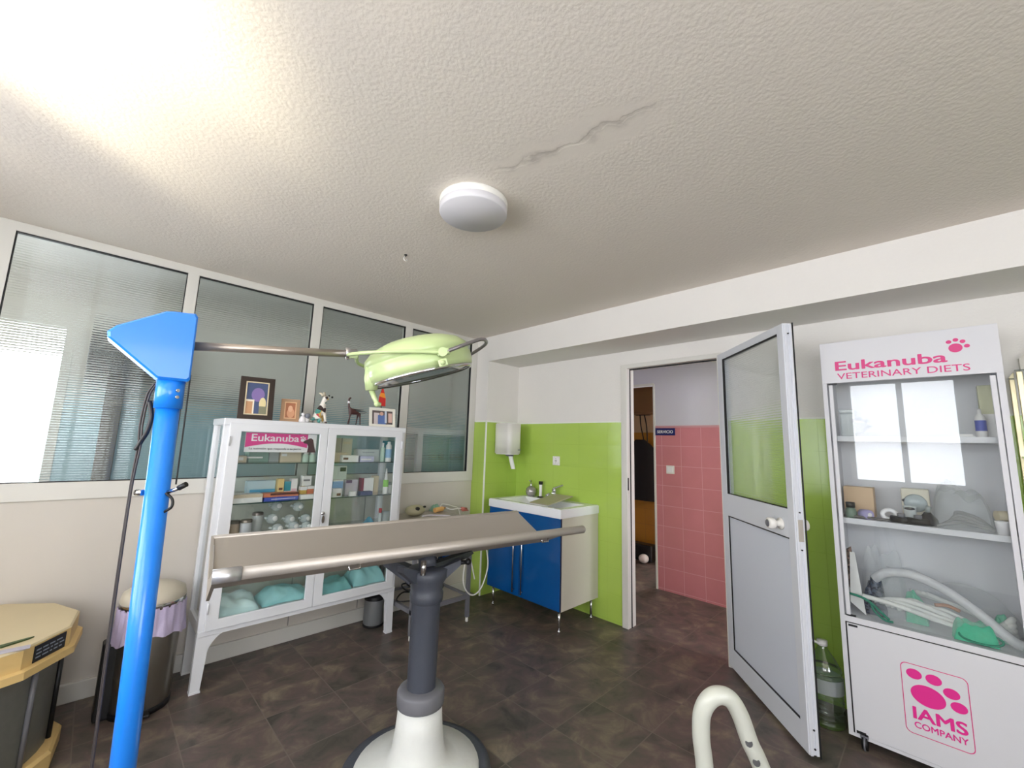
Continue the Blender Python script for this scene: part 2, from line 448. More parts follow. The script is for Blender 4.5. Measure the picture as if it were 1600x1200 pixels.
M_woodtop = mat('pale_beige_board', C(206, 190, 154), 0.6, var=0.05, vscale=4)
M_lilac = mat('lilac_bin_bag', C(196, 184, 214), 0.35, var=0.05, bump=0.5, bscale=18)
M_bag = film_mat('clear_plastic_film', (0.85, 0.88, 0.9, 1), 0.20)
M_tubec = film_mat('clear_hose', (0.86, 0.86, 0.83, 1), 0.8, 0.25, 20, 0.1)
M_tealf = mat('turquoise_cloth', C(160, 216, 220), 0.7, var=0.15, vscale=20, bump=0.4, bscale=30)
M_tealdk = mat('green_elastic', C(30, 130, 105), 0.6, var=0.1)
M_tealnet = mat('sea_green_net', C(62, 178, 140), 0.6, var=0.15, vscale=60)

# ------------------------------------------------------------------ the room
XL, XR, YP, YB, ZC = -1.40, 3.163, 3.303, -2.5, 2.476
struct(MB().box(XL - .1, 6.0, YB - .1, 4.6, -.08, 0).build('floor', M_floor))
struct(MB().box(XL - .12, XR + .1, YB - .1, YP + .06, ZC, ZC + .08).build('ceiling', M_ceil))
# beam above the sink recess and the door, pillar at its end
struct(MB().box(2.726, XR + .1, YB, YP + .06, 2.226, ZC).build('beam', M_white))
b = MB().box(2.726, XR + .1, 3.115, YP + .06, 1.62, 2.226).m(1).box(2.726, XR + .1, 3.115, YP + .06, 0, 1.62)
struct(b.build('pillar', [M_white, M_green]))
struct(MB().box(2.7265, XR, 3.1125, 3.1148, 0, 1.62).build('wall_tile_return', M_greeny))
struct(MB().box(2.718, 2.732, 3.107, 3.121, 0, 1.625, .003).build('trim_1', M_trim))
struct(MB().box(2.7235, 2.7262, 3.115, YP - .02, 1.615, 1.628).box(2.727, XR - .002, 3.111, 3.1138, 1.615, 1.628).build('trim_2', M_trim))
# wall with the door: green tiles below, white above
DY0, DY1, DZ = 1.065, 1.850, 2.088
b = MB()
for y0, y1 in ((DY1, 3.115), (YB, DY0)):
    b.m(0).box(XR, XR + .1, y0, y1, 1.62, 2.226).m(1).box(XR, XR + .1, y0, y1, 0, 1.62)
b.m(0).box(XR, XR + .1, DY0, DY1, DZ, 2.226)
struct(b.build('wall_right', [M_white, M_green]))
struct(MB().box(XR - .004, XR - .0005, DY1 + .02, 3.11, 1.617, 1.627).box(XR - .004, XR - .0005, YB, DY0 - .03, 1.617, 1.627).build('trim_3', M_trim))
RX0, RX1, RZ0, RZ1 = -1.0, 0.50, .80, 2.30
struct(MB().box(XL, RX0, YB - .1, YB, 0, ZC).box(RX1, XR + .1, YB - .1, YB, 0, ZC).box(RX0, RX1, YB - .1, YB, 0, RZ0).box(RX0, RX1, YB - .1, YB, RZ1, ZC).build('wall_back', M_white))
f = MB().box(RX0, RX1, YB - .08, YB - .03, RZ0, RZ0 + .05).box(RX0, RX1, YB - .08, YB - .03, RZ1 - .05, RZ1)
for x in (RX0 + .025, -.25, RX1 - .025): f.box(x - .025, x + .025, YB - .08, YB - .03, RZ0, RZ1)
fb = struct(f.build('window_7', M_alu))  # out of view, added as fill light facing the partition
MB().box(RX0 + .02, RX1 - .02, YB - .057, YB - .053, RZ0 + .02, RZ1 - .02).build('window_pane', M_glass, fb)

# window wall behind the camera: two casement windows with thin blinds
W = [(-1.55, -0.468, 1.10, 2.36, -1.02), (-0.235, 0.815, 1.06, 2.36, 0.290), (1.02, 2.42, .95, 2.36, 1.72)]  # the last window is unseen, added to brighten the door side
b = MB()
y_prev = YB
for y0, y1, z0, z1, ym in W:
    b.box(XL - .12, XL, y_prev, y0, 0, ZC); b.box(XL - .12, XL, y0, y1, 0, z0); b.box(XL - .12, XL, y0, y1, z1, ZC); y_prev = y1
b.box(XL - .12, XL, y_prev, YP + .06, 0, ZC)
struct(b.build('wall_window', M_white))
for i, (y0, y1, z0, z1, ym) in enumerate(W):
    f = MB()
    f.box(XL - .09, XL - .04, y0, y1, z0, z0 + .04).box(XL - .09, XL - .04, y0, y1, z1 - .04, z1)
    for yy in (y0 + .02, y1 - .02, ym):
        f.box(XL - .09, XL - .04, yy - .028, yy + .028, z0, z1)
    fr = struct(f.build('window_%d' % (9, 5, 11)[i], M_alu))
    MB().box(XL - .068, XL - .064, y0 + .02, y1 - .02, z0 + .02, z1 - .02).build('window_pane', M_glass, fr)
    s = MB()
    k = z0 + .06
    while k < z1 - .04:
        s.box(XL - .028, XL - .022, y0 + .03, y1 - .03, k, k + .0016); k += .02
    s.box(XL - .04, XL - .01, y0 + .02, y1 - .02, z1 - .045, z1 - .015)
    t = s.build('venetian_blind', mat('white_blind_slat', C(240, 240, 238), 0.5))
    tag(t, 'white slatted blind hung open in the window %s' % ('nearest the back wall', 'facing the display cabinet', 'added for light near the glazed partition')[i], 'blind')

# glazed partition
PX = [(-0.42, 0.300), (0.360, 1.078), (1.148, 1.876), (1.950, 2.648)]
GZ0, GZ1 = 1.128, 2.424
struct(MB().box(XL, 2.724, YP, YP + .04, .09, 1.035).build('wall_left', M_panel))
f = MB().box(XL, 2.724, YP - .012, YP + .05, 1.035, GZ0, .004).box(XL, 2.724, YP - .012, YP + .05, GZ1, ZC, .004)
xs = [(XL, PX[0][0])] + [(PX[i][1], PX[i + 1][0]) for i in range(3)] + [(PX[3][1], 2.724)]
for x0, x1 in xs[1:]:
    f.box(x0, x1, YP - .012, YP + .05, GZ0 - .01, GZ1 + .01, .004)
f.box(XL, PX[0][0], YP - .012, YP + .05, GZ0 - .01, GZ1 + .01)
struct(f.build('partition_frame', M_alu))
struct(MB().box(XL, 2.724, YP - .018, YP + .04, 0, .095, .004).build('baseboard_left', M_alu))
g = MB()
for x in (0.60, 1.12, 1.62): g.box(x, x + .006, YP - .003, YP + .01, .1, 1.03)
struct(g.build('trim_4', mat('panel_joint', C(150, 148, 142), 0.6)))

def ribbed_pane(name, M, w, z0, z1, parent, pitch=0.0135, amp=0.0012, th=0.006, mt=None):
    """glass slab with horizontal ribs on its near face; M maps local (x along, y depth, z up)"""
    bm = bmesh.new(); nr = int((z1 - z0) / pitch); n = nr * 10; pitch = (z1 - z0) / nr
    front, back = [], []
    for i in range(n + 1):
        z = z0 + (z1 - z0) * i / n
        y = -amp * (1 - abs(2 * ((i % 10) / 10) - 1) ** 3)
        front.append([bm.verts.new((0, y, z)), bm.verts.new((w, y, z))])
    bk = [bm.verts.new((0, th, z0)), bm.verts.new((w, th, z0)), bm.verts.new((w, th, z1)), bm.verts.new((0, th, z1))]
    for a, c in zip(front, front[1:]):
        q = bm.faces.new((a[0], a[1], c[1], c[0])); q.smooth = True
    bm.faces.new((bk[3], bk[2], bk[1], bk[0]))
    bm.faces.new((bk[0], bk[1], front[0][1], front[0][0]))
    bm.faces.new((front[-1][0], front[-1][1], bk[2], bk[3]))
    bm.faces.new([bk[0]] + [p[0] for p in front] + [bk[3]])
    bm.faces.new(([bk[1]] + [p[1] for p in front] + [bk[2]])[::-1])
    for e in bm.edges:
        if not all(f.smooth for f in e.link_faces): e.smooth = False
    for i in range(0, n + 1, 10):
        e = bm.edges.get(front[i])
        if e: e.smooth = False
    o = MB(); o.bm.free(); bm.transform(M); o.bm = bm
    return o.build(name, mt or M_ribbed, parent)

for i, (x0, x1) in enumerate(PX):
    fr = MB()
    for a in ((x0, x1, GZ1 - .006, GZ1), (x0, x1, GZ0, GZ0 + .005)): fr.box(a[0], a[1], YP - .008, YP + .02, a[2], a[3])
    fr.box(x0, x0 + .004, YP - .008, YP + .02, GZ0, GZ1).box(x1 - .004, x1, YP - .008, YP + .02, GZ0, GZ1)
    w = struct(fr.build('window_%d' % (i + 1), M_gasket))
    ribbed_pane('glass_pane', Matrix.Translation((x0 + .003, YP + .006, 0)), x1 - x0 - .006, GZ0 + .003, GZ1 - .003, w)

# corridor room behind the partition
CY = 4.30
b = MB()
WX0, WX1, WZ0, WZ1 = -1.25, -0.18, 0.95, 1.98
b.m(0).box(XL - .1, WX0, CY, CY + .1, 1.62, ZC).box(WX0, WX1, CY, CY + .1, WZ1, ZC).box(WX1, XR + .1, CY, CY + .1, 1.62, ZC)
b.m(1).box(XL - .1, WX0, CY, CY + .1, 0, 1.62).box(WX0, WX1, CY, CY + .1, 0, WZ0).box(WX1, XR + .1, CY, CY + .1, 0, 1.62)
struct(b.build('wall_corridor', [M_white, M_blue]))
struct(MB().box(XR, XR + .1, YP + .06, CY, 1.62, ZC).m(1).box(XR, XR + .1, YP + .06, CY, 0, 1.62).build('wall_corridor_end', [M_white, M_blue]))
struct(MB().box(XL - .12, XL, YP + .06, CY + .1, 0, ZC).build('wall_corridor_start', M_white))
struct(MB().box(XL - .1, XR + .1, YP + .06, CY + .1, ZC, ZC + .08).build('ceiling_corridor', M_white))
f = MB()
for yy in (WX0 + .025, -0.72, WX1 - .025): f.box(yy - .025, yy + .025, CY - .01, CY + .05, WZ0, WZ1)
f.box(WX0, WX1, CY - .01, CY + .05, WZ0, WZ0 + .05).box(WX0, WX1, CY - .01, CY + .05, WZ1 - .05, WZ1).box(WX0, WX1, CY - .01, CY + .05, 1.42, 1.47)
fw = struct(f.build('window_6', M_alu))
MB().box(WX0 + .02, WX1 - .02, CY + .018, CY + .022, WZ0 + .02, WZ1 - .02).build('window_pane', M_glass, fw)

# ------------------------------------------------------------------ hallway beyond the door
HX = 4.25
b = MB().m(0).box(HX, HX + .1, -.6, 2.12, 1.635, 2.40).m(1).box(HX, HX + .1, -.6, 2.12, 0, 1.635)
b.m(0).box(HX, HX + .1, 2.12, 2.50, 2.09, 2.40).box(HX, HX + .1, 2.50, 3.6, 0, 2.40)
struct(b.build('wall_hall', [M_hallw, M_pink]))
struct(MB().box(HX - .012, HX + .11, 2.112, 2.132, 0, 2.10, .003).box(HX - .012, HX + .01, 2.12, 2.52, 2.085, 2.11).build('door_frame_far', M_alu))
struct(MB().box(XR + .1, HX, 2.50, 2.60, 0, 2.40).build('wall_hall_side', M_hallw))
struct(MB().box(XR + .1, HX, -.7, -.6, 0, .8).box(XR + .1, HX, -.7, -.6, 2.1, 2.4).build('wall_hall_end', M_hallw))
struct(MB().box(XR + .1, XR + .15, -.68, -.63, .8, 2.1).box(HX - .05, HX, -.68, -.63, .8, 2.1).box(3.73, 3.78, -.68, -.63, .8, 2.1).build('window_10', M_alu))  # unseen window, added to let light into the hall
struct(MB().box(XR + .1, HX + .1, -.7, 2.6, 2.30, 2.40).build('ceiling_hall', M_hallw))
struct(MB().box(HX - .006, HX - .0005, -.6, 2.11, 1.628, 1.648).build('trim_5', mat('rose_tile_border', C(206, 150, 156), 0.3)))
# dim store room behind
b = MB().m(0).box(5.30, 5.40, 2.0, 3.6, 1.62, 2.40).m(1).box(5.30, 5.40, 2.0, 3.6, 0, 1.62)
struct(b.build('wall_store', [M_beige, M_ochre]))
struct(MB().box(HX + .1, 5.30, 3.4, 3.5, 0, 2.4).build('wall_store_side', M_beige))
struct(MB().box(HX + .1, 5.30, 1.6, 1.7, 0, 2.4).build('wall_store_end', M_beige))
struct(MB().box(HX + .1, 5.40, 1.6, 3.6, 2.30, 2.40).build('ceiling_store', M_beige))
struct(MB().box(5.0, 5.30, 1.7, 3.4, 1.86, 2.30).build('shade_box_store', mat('shaded_wall_brown', C(120, 92, 60), 0.8)))  # added box, its brown stands for shade on the upper wall
# narrow cubicle door standing open, seen edge-on
t = thing('cubicle_door', 'narrow white cubicle door standing open edge-on inside the dark doorway', 'door', (3.55, 2.06, 0))
t['kind'] = 'structure'
MB().box(3.53, 3.57, 2.01, 2.056, .10, 1.74, .003).build('door_leaf', M_alu, t)
MB().box(3.522, 3.5295, 2.026, 2.040, .14, 1.70).build('gasket', M_gasket, t)
MB().cyl((3.528, 2.030, 1.17), (3.495, 2.030, 1.17), .008).ball((3.488, 2.030, 1.17), .018).build('knob', M_chrome, t)
MB().box(3.525, 3.575, 1.998, 2.07, 0, .10, .003).box(3.53, 3.575, 2.012, 2.056, 1.74, 1.78).build('door_post', M_alu, t)
# dark jacket hung by two straps
t = thing('hanging_jacket', 'black jacket hanging by two thin straps in the dim ochre-tiled room', 'jacket', (5.18, 2.80, .72))
b = MB()
def jk(u, v):
    a = 2 * PI * u; z = .74 + .78 * v
    w = .26 * (1 - .06 * v) if v < .72 else .26 * (1 - .06 * .72) * max(.12, math.cos((v - .72) / .28 * 1.35))
    d = .075 + .01 * math.sin(5 * a)
    return Vector((5.18 + d * math.sin(a), 2.79 + w * math.cos(a), z))
b.sheet(33, 14, jk)
b.build('jacket_body', mat('black_cloth', C(12, 13, 16), 0.8, bump=.3, bscale=14), t)
MB().tube(spline([(5.20, 2.74, 1.47), (5.22, 2.80, 1.70), (5.25, 2.83, 1.88)]), .009, 6).build('strap', M_black, t)
MB().tube(spline([(5.20, 2.70, 1.47), (5.22, 2.72, 1.70), (5.25, 2.77, 1.88)]), .009, 6).build('strap', M_black, t)
MB().box(5.26, 5.299, 2.70, 2.90, 1.85, 1.858).box(5.24, 5.25, 2.72, 2.87, 1.868, 1.888).build('hook_rail', M_black, t)
tag(MB().box(5.10, 5.26, 2.62, 3.0, 0, .20, .02).build('storage_crate', M_black), 'black low crate on the floor under the hanging jacket', 'crate')
tag(MB().ball((5.02, 2.68, .055), .06, 1.1, 1, .9).build('crumpled_bag', M_plast), 'small crumpled white bag on the floor of the dim room', 'bag')

# sign and switch on the rose tiles
t = thing('wall_sign', 'small dark blue sign with white lettering at the top of the rose tiles', 'sign', (HX - .012, 2.0, 1.58))
MB().box(HX - .012, HX - .0062, 1.895, 2.108, 1.548, 1.622, .001).build('sign_plate', mat('navy_sign', C(20, 24, 96), 0.35), t)
me, w = text_mesh('SERVICIO', .042, .012)
k = .172 / w
MB().mesh(me, frame((HX - .0135, 2.087, 1.570), (0, -1, 0), (0, 0, 1)) @ Matrix.Diagonal((k, 1, 1, 1))).build('lettering', M_signw, t)
t = thing('light_switch', 'white square light switch on the rose tiled wall', 'switch', (HX - .01, 1.955, 1.197))
MB().box(HX - .010, HX - .0005, 1.914, 1.998, 1.155, 1.239, .003).build('switch_plate', M_plast, t)
MB().box(HX - .015, HX - .009, 1.930, 1.982, 1.171, 1.223, .002).build('rocker', M_signw, t)

# ------------------------------------------------------------------ door frame and leaf
f = MB().box(XR - .018, XR + .10, DY1 - .035, DY1 + .02, 0, DZ + .02, .003)
f.box(XR - .018, XR + .10, DY0 - .02, DY0 + .02, 0, DZ + .02, .003)
f.box(XR - .018, XR + .10, DY0 - .02, DY1 + .02, DZ - .016, DZ + .02, .003)
f = struct(f.build('door_frame', M_alu))
MB().box(XR + .03, XR + .036, DY1 - .042, DY1 - .034, 0, DZ - .014).box(XR + .03, XR + .036, DY0 + .02, DY1 - .035, DZ - .026, DZ - .015).build('gasket', M_gasket, f)
MB().box(XR - .012, XR - .002, DY1 - .041, DY1 - .034, 1.06, 1.16).build('strike_plate', M_black, f)

hx, hy = 3.141, 1.079
u = Vector((2.532 - hx, 0.534 - hy, 0)).normalized(); LW = 0.818
ML = Matrix(((u.x, -u.y, 0, hx), (u.y, u.x, 0, hy), (0, 0, 1, 0), (0, 0, 0, 1)))    # local x along leaf, y toward the wall behind
door = bpy.data.objects.new('door_1', None); COL.objects.link(door)
door.matrix_basis = Matrix.Translation((hx, hy, 0)); door['kind'] = 'structure'
door['label'] = 'open white aluminium door with ribbed upper pane and round knob'; door['category'] = 'door'
T = .048
b = MB()
b.box(0, .075, 0, T, .02, 2.088, .003, ML).box(.760, LW, 0, T, .02, 2.088, .004, ML)
b.box(.07, .765, 0, T, 2.043, 2.088, .003, ML).box(.07, .765, 0, T, .975, 1.119, .003, ML).box(.07, .765, 0, T, .02, .14, .003, ML)
b.box(LW - .001, LW + .006, .004, .018, .02, 2.08, .002, ML).box(LW - .001, LW + .006, .030, .044, .02, 2.08, .002, ML)
b.build('door_stiles', mat('white_lacquered_door', C(216, 219, 226), 0.35, var=.01), door)
MB().box(.073, .765, .010, .038, .14, .975, 0, ML).build('door_panel', mat('white_door_panel', C(212, 217, 228), 0.4, var=.01, bump=.05, bscale=200), door)
g = MB()
for x0, x1, z0, z1 in ((.073, .077, .14, .975), (.073, .766, .969, .975), (.073, .766, .138, .145)): g.box(x0, x1, .002, .012, z0, z1, 0, ML)
for x0, x1, z0, z1 in ((.073, .079, 1.117, 2.046), (.073, .762, 2.037, 2.046), (.073, .762, 1.117, 1.123)): g.box(x0, x1, .002, .02, z0, z1, 0, ML)
g.box(LW + .004, LW + .007, T - .003, T + .004, .01, 2.09, 0, ML)
g.build('gasket', M_gasket, door)
ribbed_pane('glass_pane', ML @ Matrix.Translation((.076, .016, 0)), .686, 1.119, 2.043, door, mt=M_ribbed_door)
kz = 1.035; kx = .700
for s, nm in ((-1, 'knob'), (1, 'knob')):
    Mk = ML @ Matrix.Translation((kx + (.0 if s < 0 else .02), 0 if s < 0 else T, kz)) @ Matrix.Rotation(PI / 2 if s < 0 else -PI / 2, 4, 'X')
    b = MB().lathe([(0, 0), (.030, 0), (.030, .008), (.016, .012), (.014, .030), (.026, .036), (.029, .048), (.028, .066), (.021, .070), (0, .070)], seg=26, M=Mk)
    kn = b.build(nm, M_plast, door)
    MB().lathe([(0, .0705), (.019, .0705), (.017, .073), (0, .073)], seg=20, M=Mk).build('keyhole_plate', M_greyl, kn)
b = MB().box(LW + .002, LW + .008, .012, .036, .97, 1.075, .001, ML)
b.build('latch_plate', M_steel, door)
b = MB()
for z in (.05, .13, .93, 1.11, 2.03): b.cyl(ML @ Vector((LW + .004, .024, z)), ML @ Vector((LW + .0085, .024, z)), .004, seg=8)
b.build('screw', M_black, door)

# ------------------------------------------------------------------ ceiling lamp and hook
t = thing('ceiling_lamp', 'round white flush lamp mounted on the stippled ceiling', 'lamp', (1.085, 1.385, ZC))
MB().lathe([(0, ZC), (.150, ZC), (.153, ZC - .006), (.153, ZC - .024), (.149, ZC - .027), (.149, ZC - .030)], (1.085, 1.385, 0), 48).build('lamp_base', M_plast, t)
MB().lathe([(.149, ZC - .030), (.151, ZC - .032), (.151, ZC - .058), (.147, ZC - .064), (0, ZC - .066)], (1.085, 1.385, 0), 48).build('diffuser', mat('opal_diffuser', C(214, 212, 216), 0.35, var=.005), t)
t = thing('ceiling_hook', 'small screw hook in the ceiling between lamp and partition', 'hook', (1.158, 2.094, ZC))
MB().lathe([(0, ZC), (.009, ZC), (.009, ZC - .004), (.003, ZC - .006), (.003, ZC - .014)], (1.158, 2.094, 0), 12).build('hook_base', M_black, t)
MB().tube(arc((1.158, ZC - .026), .011, PI / 2, PI / 2 + 1.6 * PI, 16, 'xz', 2.094), .0028, 8).build('hook_loop', M_plast, t)

# ------------------------------------------------------------------ examination table
ROT = math.radians(-8.7)
t = thing('examination_table', 'long grey steel examination table with shallow V top on a dark column', 'examination table', (1.14, 1.66, 0), ROT)
x0, x1 = -.80, .715; yf, yb, yv = -.24, .30, .03; zt, zv = 1.0, .885
b = MB()
th = .012
b.prism([(yf, zt), (yv, zv), (yb, zt), (yb, zt - th), (yv, zv - th), (yf, zt - th)], 'x', x0, x1)
b.build('tabletop', M_steel, t, local=True)
for nm, yy in (('rolled_rail', yf), ('rolled_rail', yb)):
    b = MB()
    e = .02 if yy == yf else 0
    b.tube([(x0 - .004, yy, zt - .016), (x1 + e, yy, zt - .016), (x1 + e + .012, yy, zt - .016)], [.019, .019, .010], 16)
    b.build(nm, M_steel, t, local=True)
b = MB().prism([(yf, zt), (yv, zv + .02), (yb, zt), (yb, zt - .035), (yv, zv - .05), (yf, zt - .035)], 'x', x0 - .012, x0 - .002)
b.build('end_plate', M_steel, t, local=True)
MB().tube([(x0 - .014, yf, zt - .016), (x0 + .06, yf, zt - .016)], .0215, 16).build('corner_cap', mat('satin_steel', C(214, 214, 216), .38, .8, var=.02), t, local=True)
for xx in (-.40, .48):
    b = MB()
    b.tube([(xx - .02, yf + .0, zt - .034), (xx - .018, yf - .004, zt - .05), (xx + .018, yf - .004, zt - .05), (xx + .02, yf, zt - .034)], .004, 8)
    b.build('tie_hook', M_steelb, t, local=True)
MB().lathe([(0, .0), (.30, .0), (.315, .02), (.31, .04), (.285, .046), (.0, .046)], seg=48).build('base_ring', M_grey, t, local=True)
MB().lathe([(.262, .046), (.257, .056), (.17, .072), (.130, .082), (.114, .102), (.107, .14), (.099, .20), (.092, .285), (0, .285)], seg=40).build('base_cone', mat('cream_white_enamel', C(224, 226, 222), .4, var=.05, vscale=20, bump=.12, bscale=60), t, local=True)
MB().lathe([(.090, .285), (.099, .288), (.101, .300), (.101, .338), (.094, .350), (.070, .353), (0, .353)], seg=40).build('collar', M_greyl, t, local=True)
MB().lathe([(.061, .35), (.062, .40), (.064, .74), (.066, .745)], seg=32).build('column', M_grey, t, local=True)
MB().lathe([(.066, .70), (.072, .705), (.074, .735), (.069, .745), (.070, .775), (.086, .80), (.088, .84), (.075, .845), (0, .845)], seg=32).build('column_head', M_grey, t, local=True)
for dx, dy in ((.13, -.062), (-.15, -.05), (.16, .18), (-.16, .20)):
    b = MB()
    L = math.hypot(dx, dy); p = Vector((-dy / L, dx / L, 0)) * .022
    c = Vector((0, 0, .80)); e = Vector((dx, dy, .865))
    q = [c + Vector((dx, dy, 0)) * .3 + Vector((0, 0, -.035)), e + Vector((0, 0, -.012))]
    pts = [c + Vector((dx, dy, 0)) * .2 + Vector((0, 0, .03)), e + Vector((0, 0, .012))]
    vs = []
    for s in (-1, 1):
        vs.append([b.bm.verts.new(w + p * s) for w in (q[0], q[1], pts[1], pts[0])])
    b._new([b.bm.faces.new(vs[0]), b.bm.faces.new(vs[1][::-1])] + [b.bm.faces.new((vs[0][i], vs[1][i], vs[1][(i + 1) % 4], vs[0][(i + 1) % 4])) for i in range(4)], False)
    b.build('support_arm', M_grey, t, local=True)
MB().tube([(.12, -.060, .860), (.15, -.074, .862)], .010, 10).ball((.160, -.079, .864), .015).build('clamp_knob', M_black, t, local=True)
MB().prism([(.02, .842), (.06, .838), (.19, .862), (.225, .880), (.215, .892), (.02, .858)], 'y', -.02, .02).build('tilt_bracket', mat('greenish_black_iron', C(48, 52, 50), .55), t, local=True)
MB().cyl((-.07, -.10, .845), (-.07, -.10, .90), .012, seg=14).build('locking_pin', M_steelb, t, local=True)
MB().cyl((0, 0, .84), (0, .02, .885), .04, seg=20).build('tilt_head', M_grey, t, local=True)
# blue mask tucked between the bracket arms
t = thing('face_mask', 'folded bright blue mask with white ties tucked under the examination table', 'mask', (1.262, 1.725, .83))
Mq = Matrix.Translation((1.262, 1.725, .868)) @ Matrix.Rotation(math.radians(-38), 4, 'Z')
b = MB(); b.sheet(9, 6, lambda a, c: Mq @ Vector(((a - .5) * .13, .03 * math.sin(a * 3), (c - .5) * .06 + .012 * math.sin(a * 6))))
b.build('mask_cloth', mat('bright_blue_cloth', C(54, 128, 226), .7), t)
for dx in (-.055, -.015):
    MB().tube(spline([Mq @ Vector((dx, -.01, .034)), Mq @ Vector((dx - .006, -.014, -.01)), Mq @ Vector((dx - .012, -.012, -.055))], 4), .003, 6).build('tie', M_signw, t)

# ------------------------------------------------------------------ surgical lamp on a blue post
t = thing('surgical_lamp', 'floor-standing operating lamp with blue post, blue housing and pale lime head', 'lamp', (.16, 1.47, 0))
Pt, Pb = Vector((.132, 1.470, 1.545)), Vector((.160, 1.468, .06))
dirp = (Pb - Pt).normalized()
MB().tube([Pt + dirp * .06, Pb], .0265, 24).build('post', M_post, t)
MB().tube([Pt - dirp * .01, Pt + dirp * .077], .0315, 24).build('post_sleeve', M_post, t)
MB().lathe([(0, 0), (.27, 0), (.28, .012), (.27, .03), (.10, .05), (.035, .075), (.03, .11), (0, .11)], (.160, 1.468, .03), 32).build('base', M_grey, t)
for k in range(4):
    a = PI / 4 + k * PI / 2
    MB().cyl((.160 + .22 * math.cos(a), 1.468 + .22 * math.sin(a) - .012, .022), (.160 + .22 * math.cos(a), 1.468 + .22 * math.sin(a) + .012, .022), .022, seg=14).build('caster', M_black, t)
b = MB()
for dz in (.028, .046):
    for sx in (1,):
        c = Pt + dirp * dz + Vector((.012, -.0295, 0)); b.cyl(c, c + Vector((.002, -.004, 0)), .0045, seg=10)
b.build('screw', M_steelb, t)
# housing: outline in the plane of the arm
ra = Vector((.709, -.704, 0)).normalized(); na = Vector((.704, .709, 0)).normalized()
rh = Vector((1, -.04, 0)).normalized(); nh = Vector((.04, 1, 0)).normalized()
def hp(a, z, d=0): return Pt + rh * a + nh * d + Vector((0, 0, z - 1.545))
out = [(-.030, 1.543), (.033, 1.543), (.038, 1.549), (.036, 1.726), (.030, 1.735), (-.020, 1.730), (-.034, 1.727), (-.125, 1.668), (-.140, 1.650), (-.138, 1.636)]
b = MB(); bev = .010; A = []
cx = sum(p[0] for p in out) / len(out); cz = sum(p[1] for p in out) / len(out)
for d, k in ((-.038, .94), (-.033, 1.0), (.033, 1.0), (.038, .94)):
    A.append([b.bm.verts.new(hp(cx + (p[0] - cx) * k, cz + (p[1] - cz) * k, d)) for p in out])
fs = [b.bm.faces.new(A[0]), b.bm.faces.new(A[-1][::-1])]
for r0, r1 in zip(A, A[1:]):
    fs += [b.bm.faces.new((r0[i], r1[i], r1[(i + 1) % len(out)], r0[(i + 1) % len(out)])) for i in range(len(out))]
b._new(fs, False); b.build('arm_housing', M_post, t)
Aend = Vector((.579, 1.384, 1.688)); Ast = hp(.030, 1.648)
# spring arm reaches from the housing to the fork of the head
MB().tube([Ast, Aend], .0125, 18).build('arm', mat('grey_brown_tube', C(158, 148, 138), .3, .6), t)
d = (Aend - Ast).normalized()
MB().tube([Aend - d * .012, Aend - d * .010, Aend, Aend + d * .004, Aend + d * .026, Aend + d * .028], [.017, .021, .021, .017, .017, .012], 18).build('arm_joint', M_chrome, t)
hc = Vector((.814, 1.321, 1.693))                      # rim centre of the head
axis = (Vector((0, 0, 1)) + Vector((-.709, .704, 0)) * .28 + Vector((-.69, -.71, 0)) * .125).normalized()
ex = (ra - axis * ra.dot(axis)).normalized(); ey = axis.cross(ex)
MH = Matrix(((ex.x, ey.x, axis.x, hc.x), (ex.y, ey.y, axis.y, hc.y), (ex.z, ey.z, axis.z, hc.z), (0, 0, 0, 1)))
hd = MB().lathe([(.178, -.052), (.190, -.048), (.193, -.030), (.193, -.004), (.188, .002), (.188, .008), (.192, .012), (.186, .032), (.160, .056), (.115, .074), (.060, .083), (0, .085)], seg=48, M=MH.to_3x3().to_4x4(), c=hc).build('lamp_head', M_lime, t)
MB().lathe([(0, -.056), (.15, -.058), (.176, -.056), (.180, -.048)], seg=40, M=MH.to_3x3().to_4x4(), c=hc).build('lens', mat('dark_lens', C(70, 62, 66), .08, coat=.5), hd)
MB().lathe([(.178, -.062), (.186, -.062), (.187, -.052), (.181, -.050)], seg=40, M=MH.to_3x3().to_4x4(), c=hc).build('lens_ring', M_chrome, hd)
for k in range(5):
    for yy in (-.03, .03):
        xx = -.10 + k * .042; rr = math.hypot(xx, yy); zz = .085 - 1.9 * rr * rr
        MB().ball(MH @ Vector((xx, yy, zz)), .008, seg=8).build('vent_knob', M_lime, hd)
# fork round the head at its pivot groove
e0 = Aend + d * .026
pivL = MH @ Vector((.118, -.172, -.012)); pivR = MH @ Vector((.118, .172, -.012))
def fk(a, d_, z): return hc + ra * a + na * d_ + Vector((0, 0, z))
forkN = spline([e0, fk(-.20, -.150, -.014), fk(-.13, -.196, -.016), fk(-.02, -.206, -.010), pivL])
forkF = spline([e0, fk(-.225, .02, -.014), fk(-.17, .150, -.014), fk(-.02, .205, -.010), pivR])
b = MB().tube(forkN, .0062, 12).tube(forkF, .0062, 12)
b.build('fork', M_lime, t)
for p_, s in ((pivL, -1), (pivR, 1)):
    b = MB()
    b.tube([MH @ Vector((.112, s * .150, -.012)), MH @ Vector((.122, s * .190, -.012))], .015, 16)
    b.box(.100, .140, s * .166 - .010, s * .166 + .010, -.022, -.002, .003, MH)
    b.build('pivot', M_lime, t)
lp = [(.130, -.172, -.012), (.185, -.150, -.002), (.245, -.09, .012), (.258, 0, .014), (.245, .09, .012), (.185, .150, -.002), (.130, .172, -.012)]
MB().tube(spline([MH @ Vector(p) for p in lp]), .0065, 12).build('grab_loop', mat('grey_tube', C(128, 124, 124), .35, .5), t)
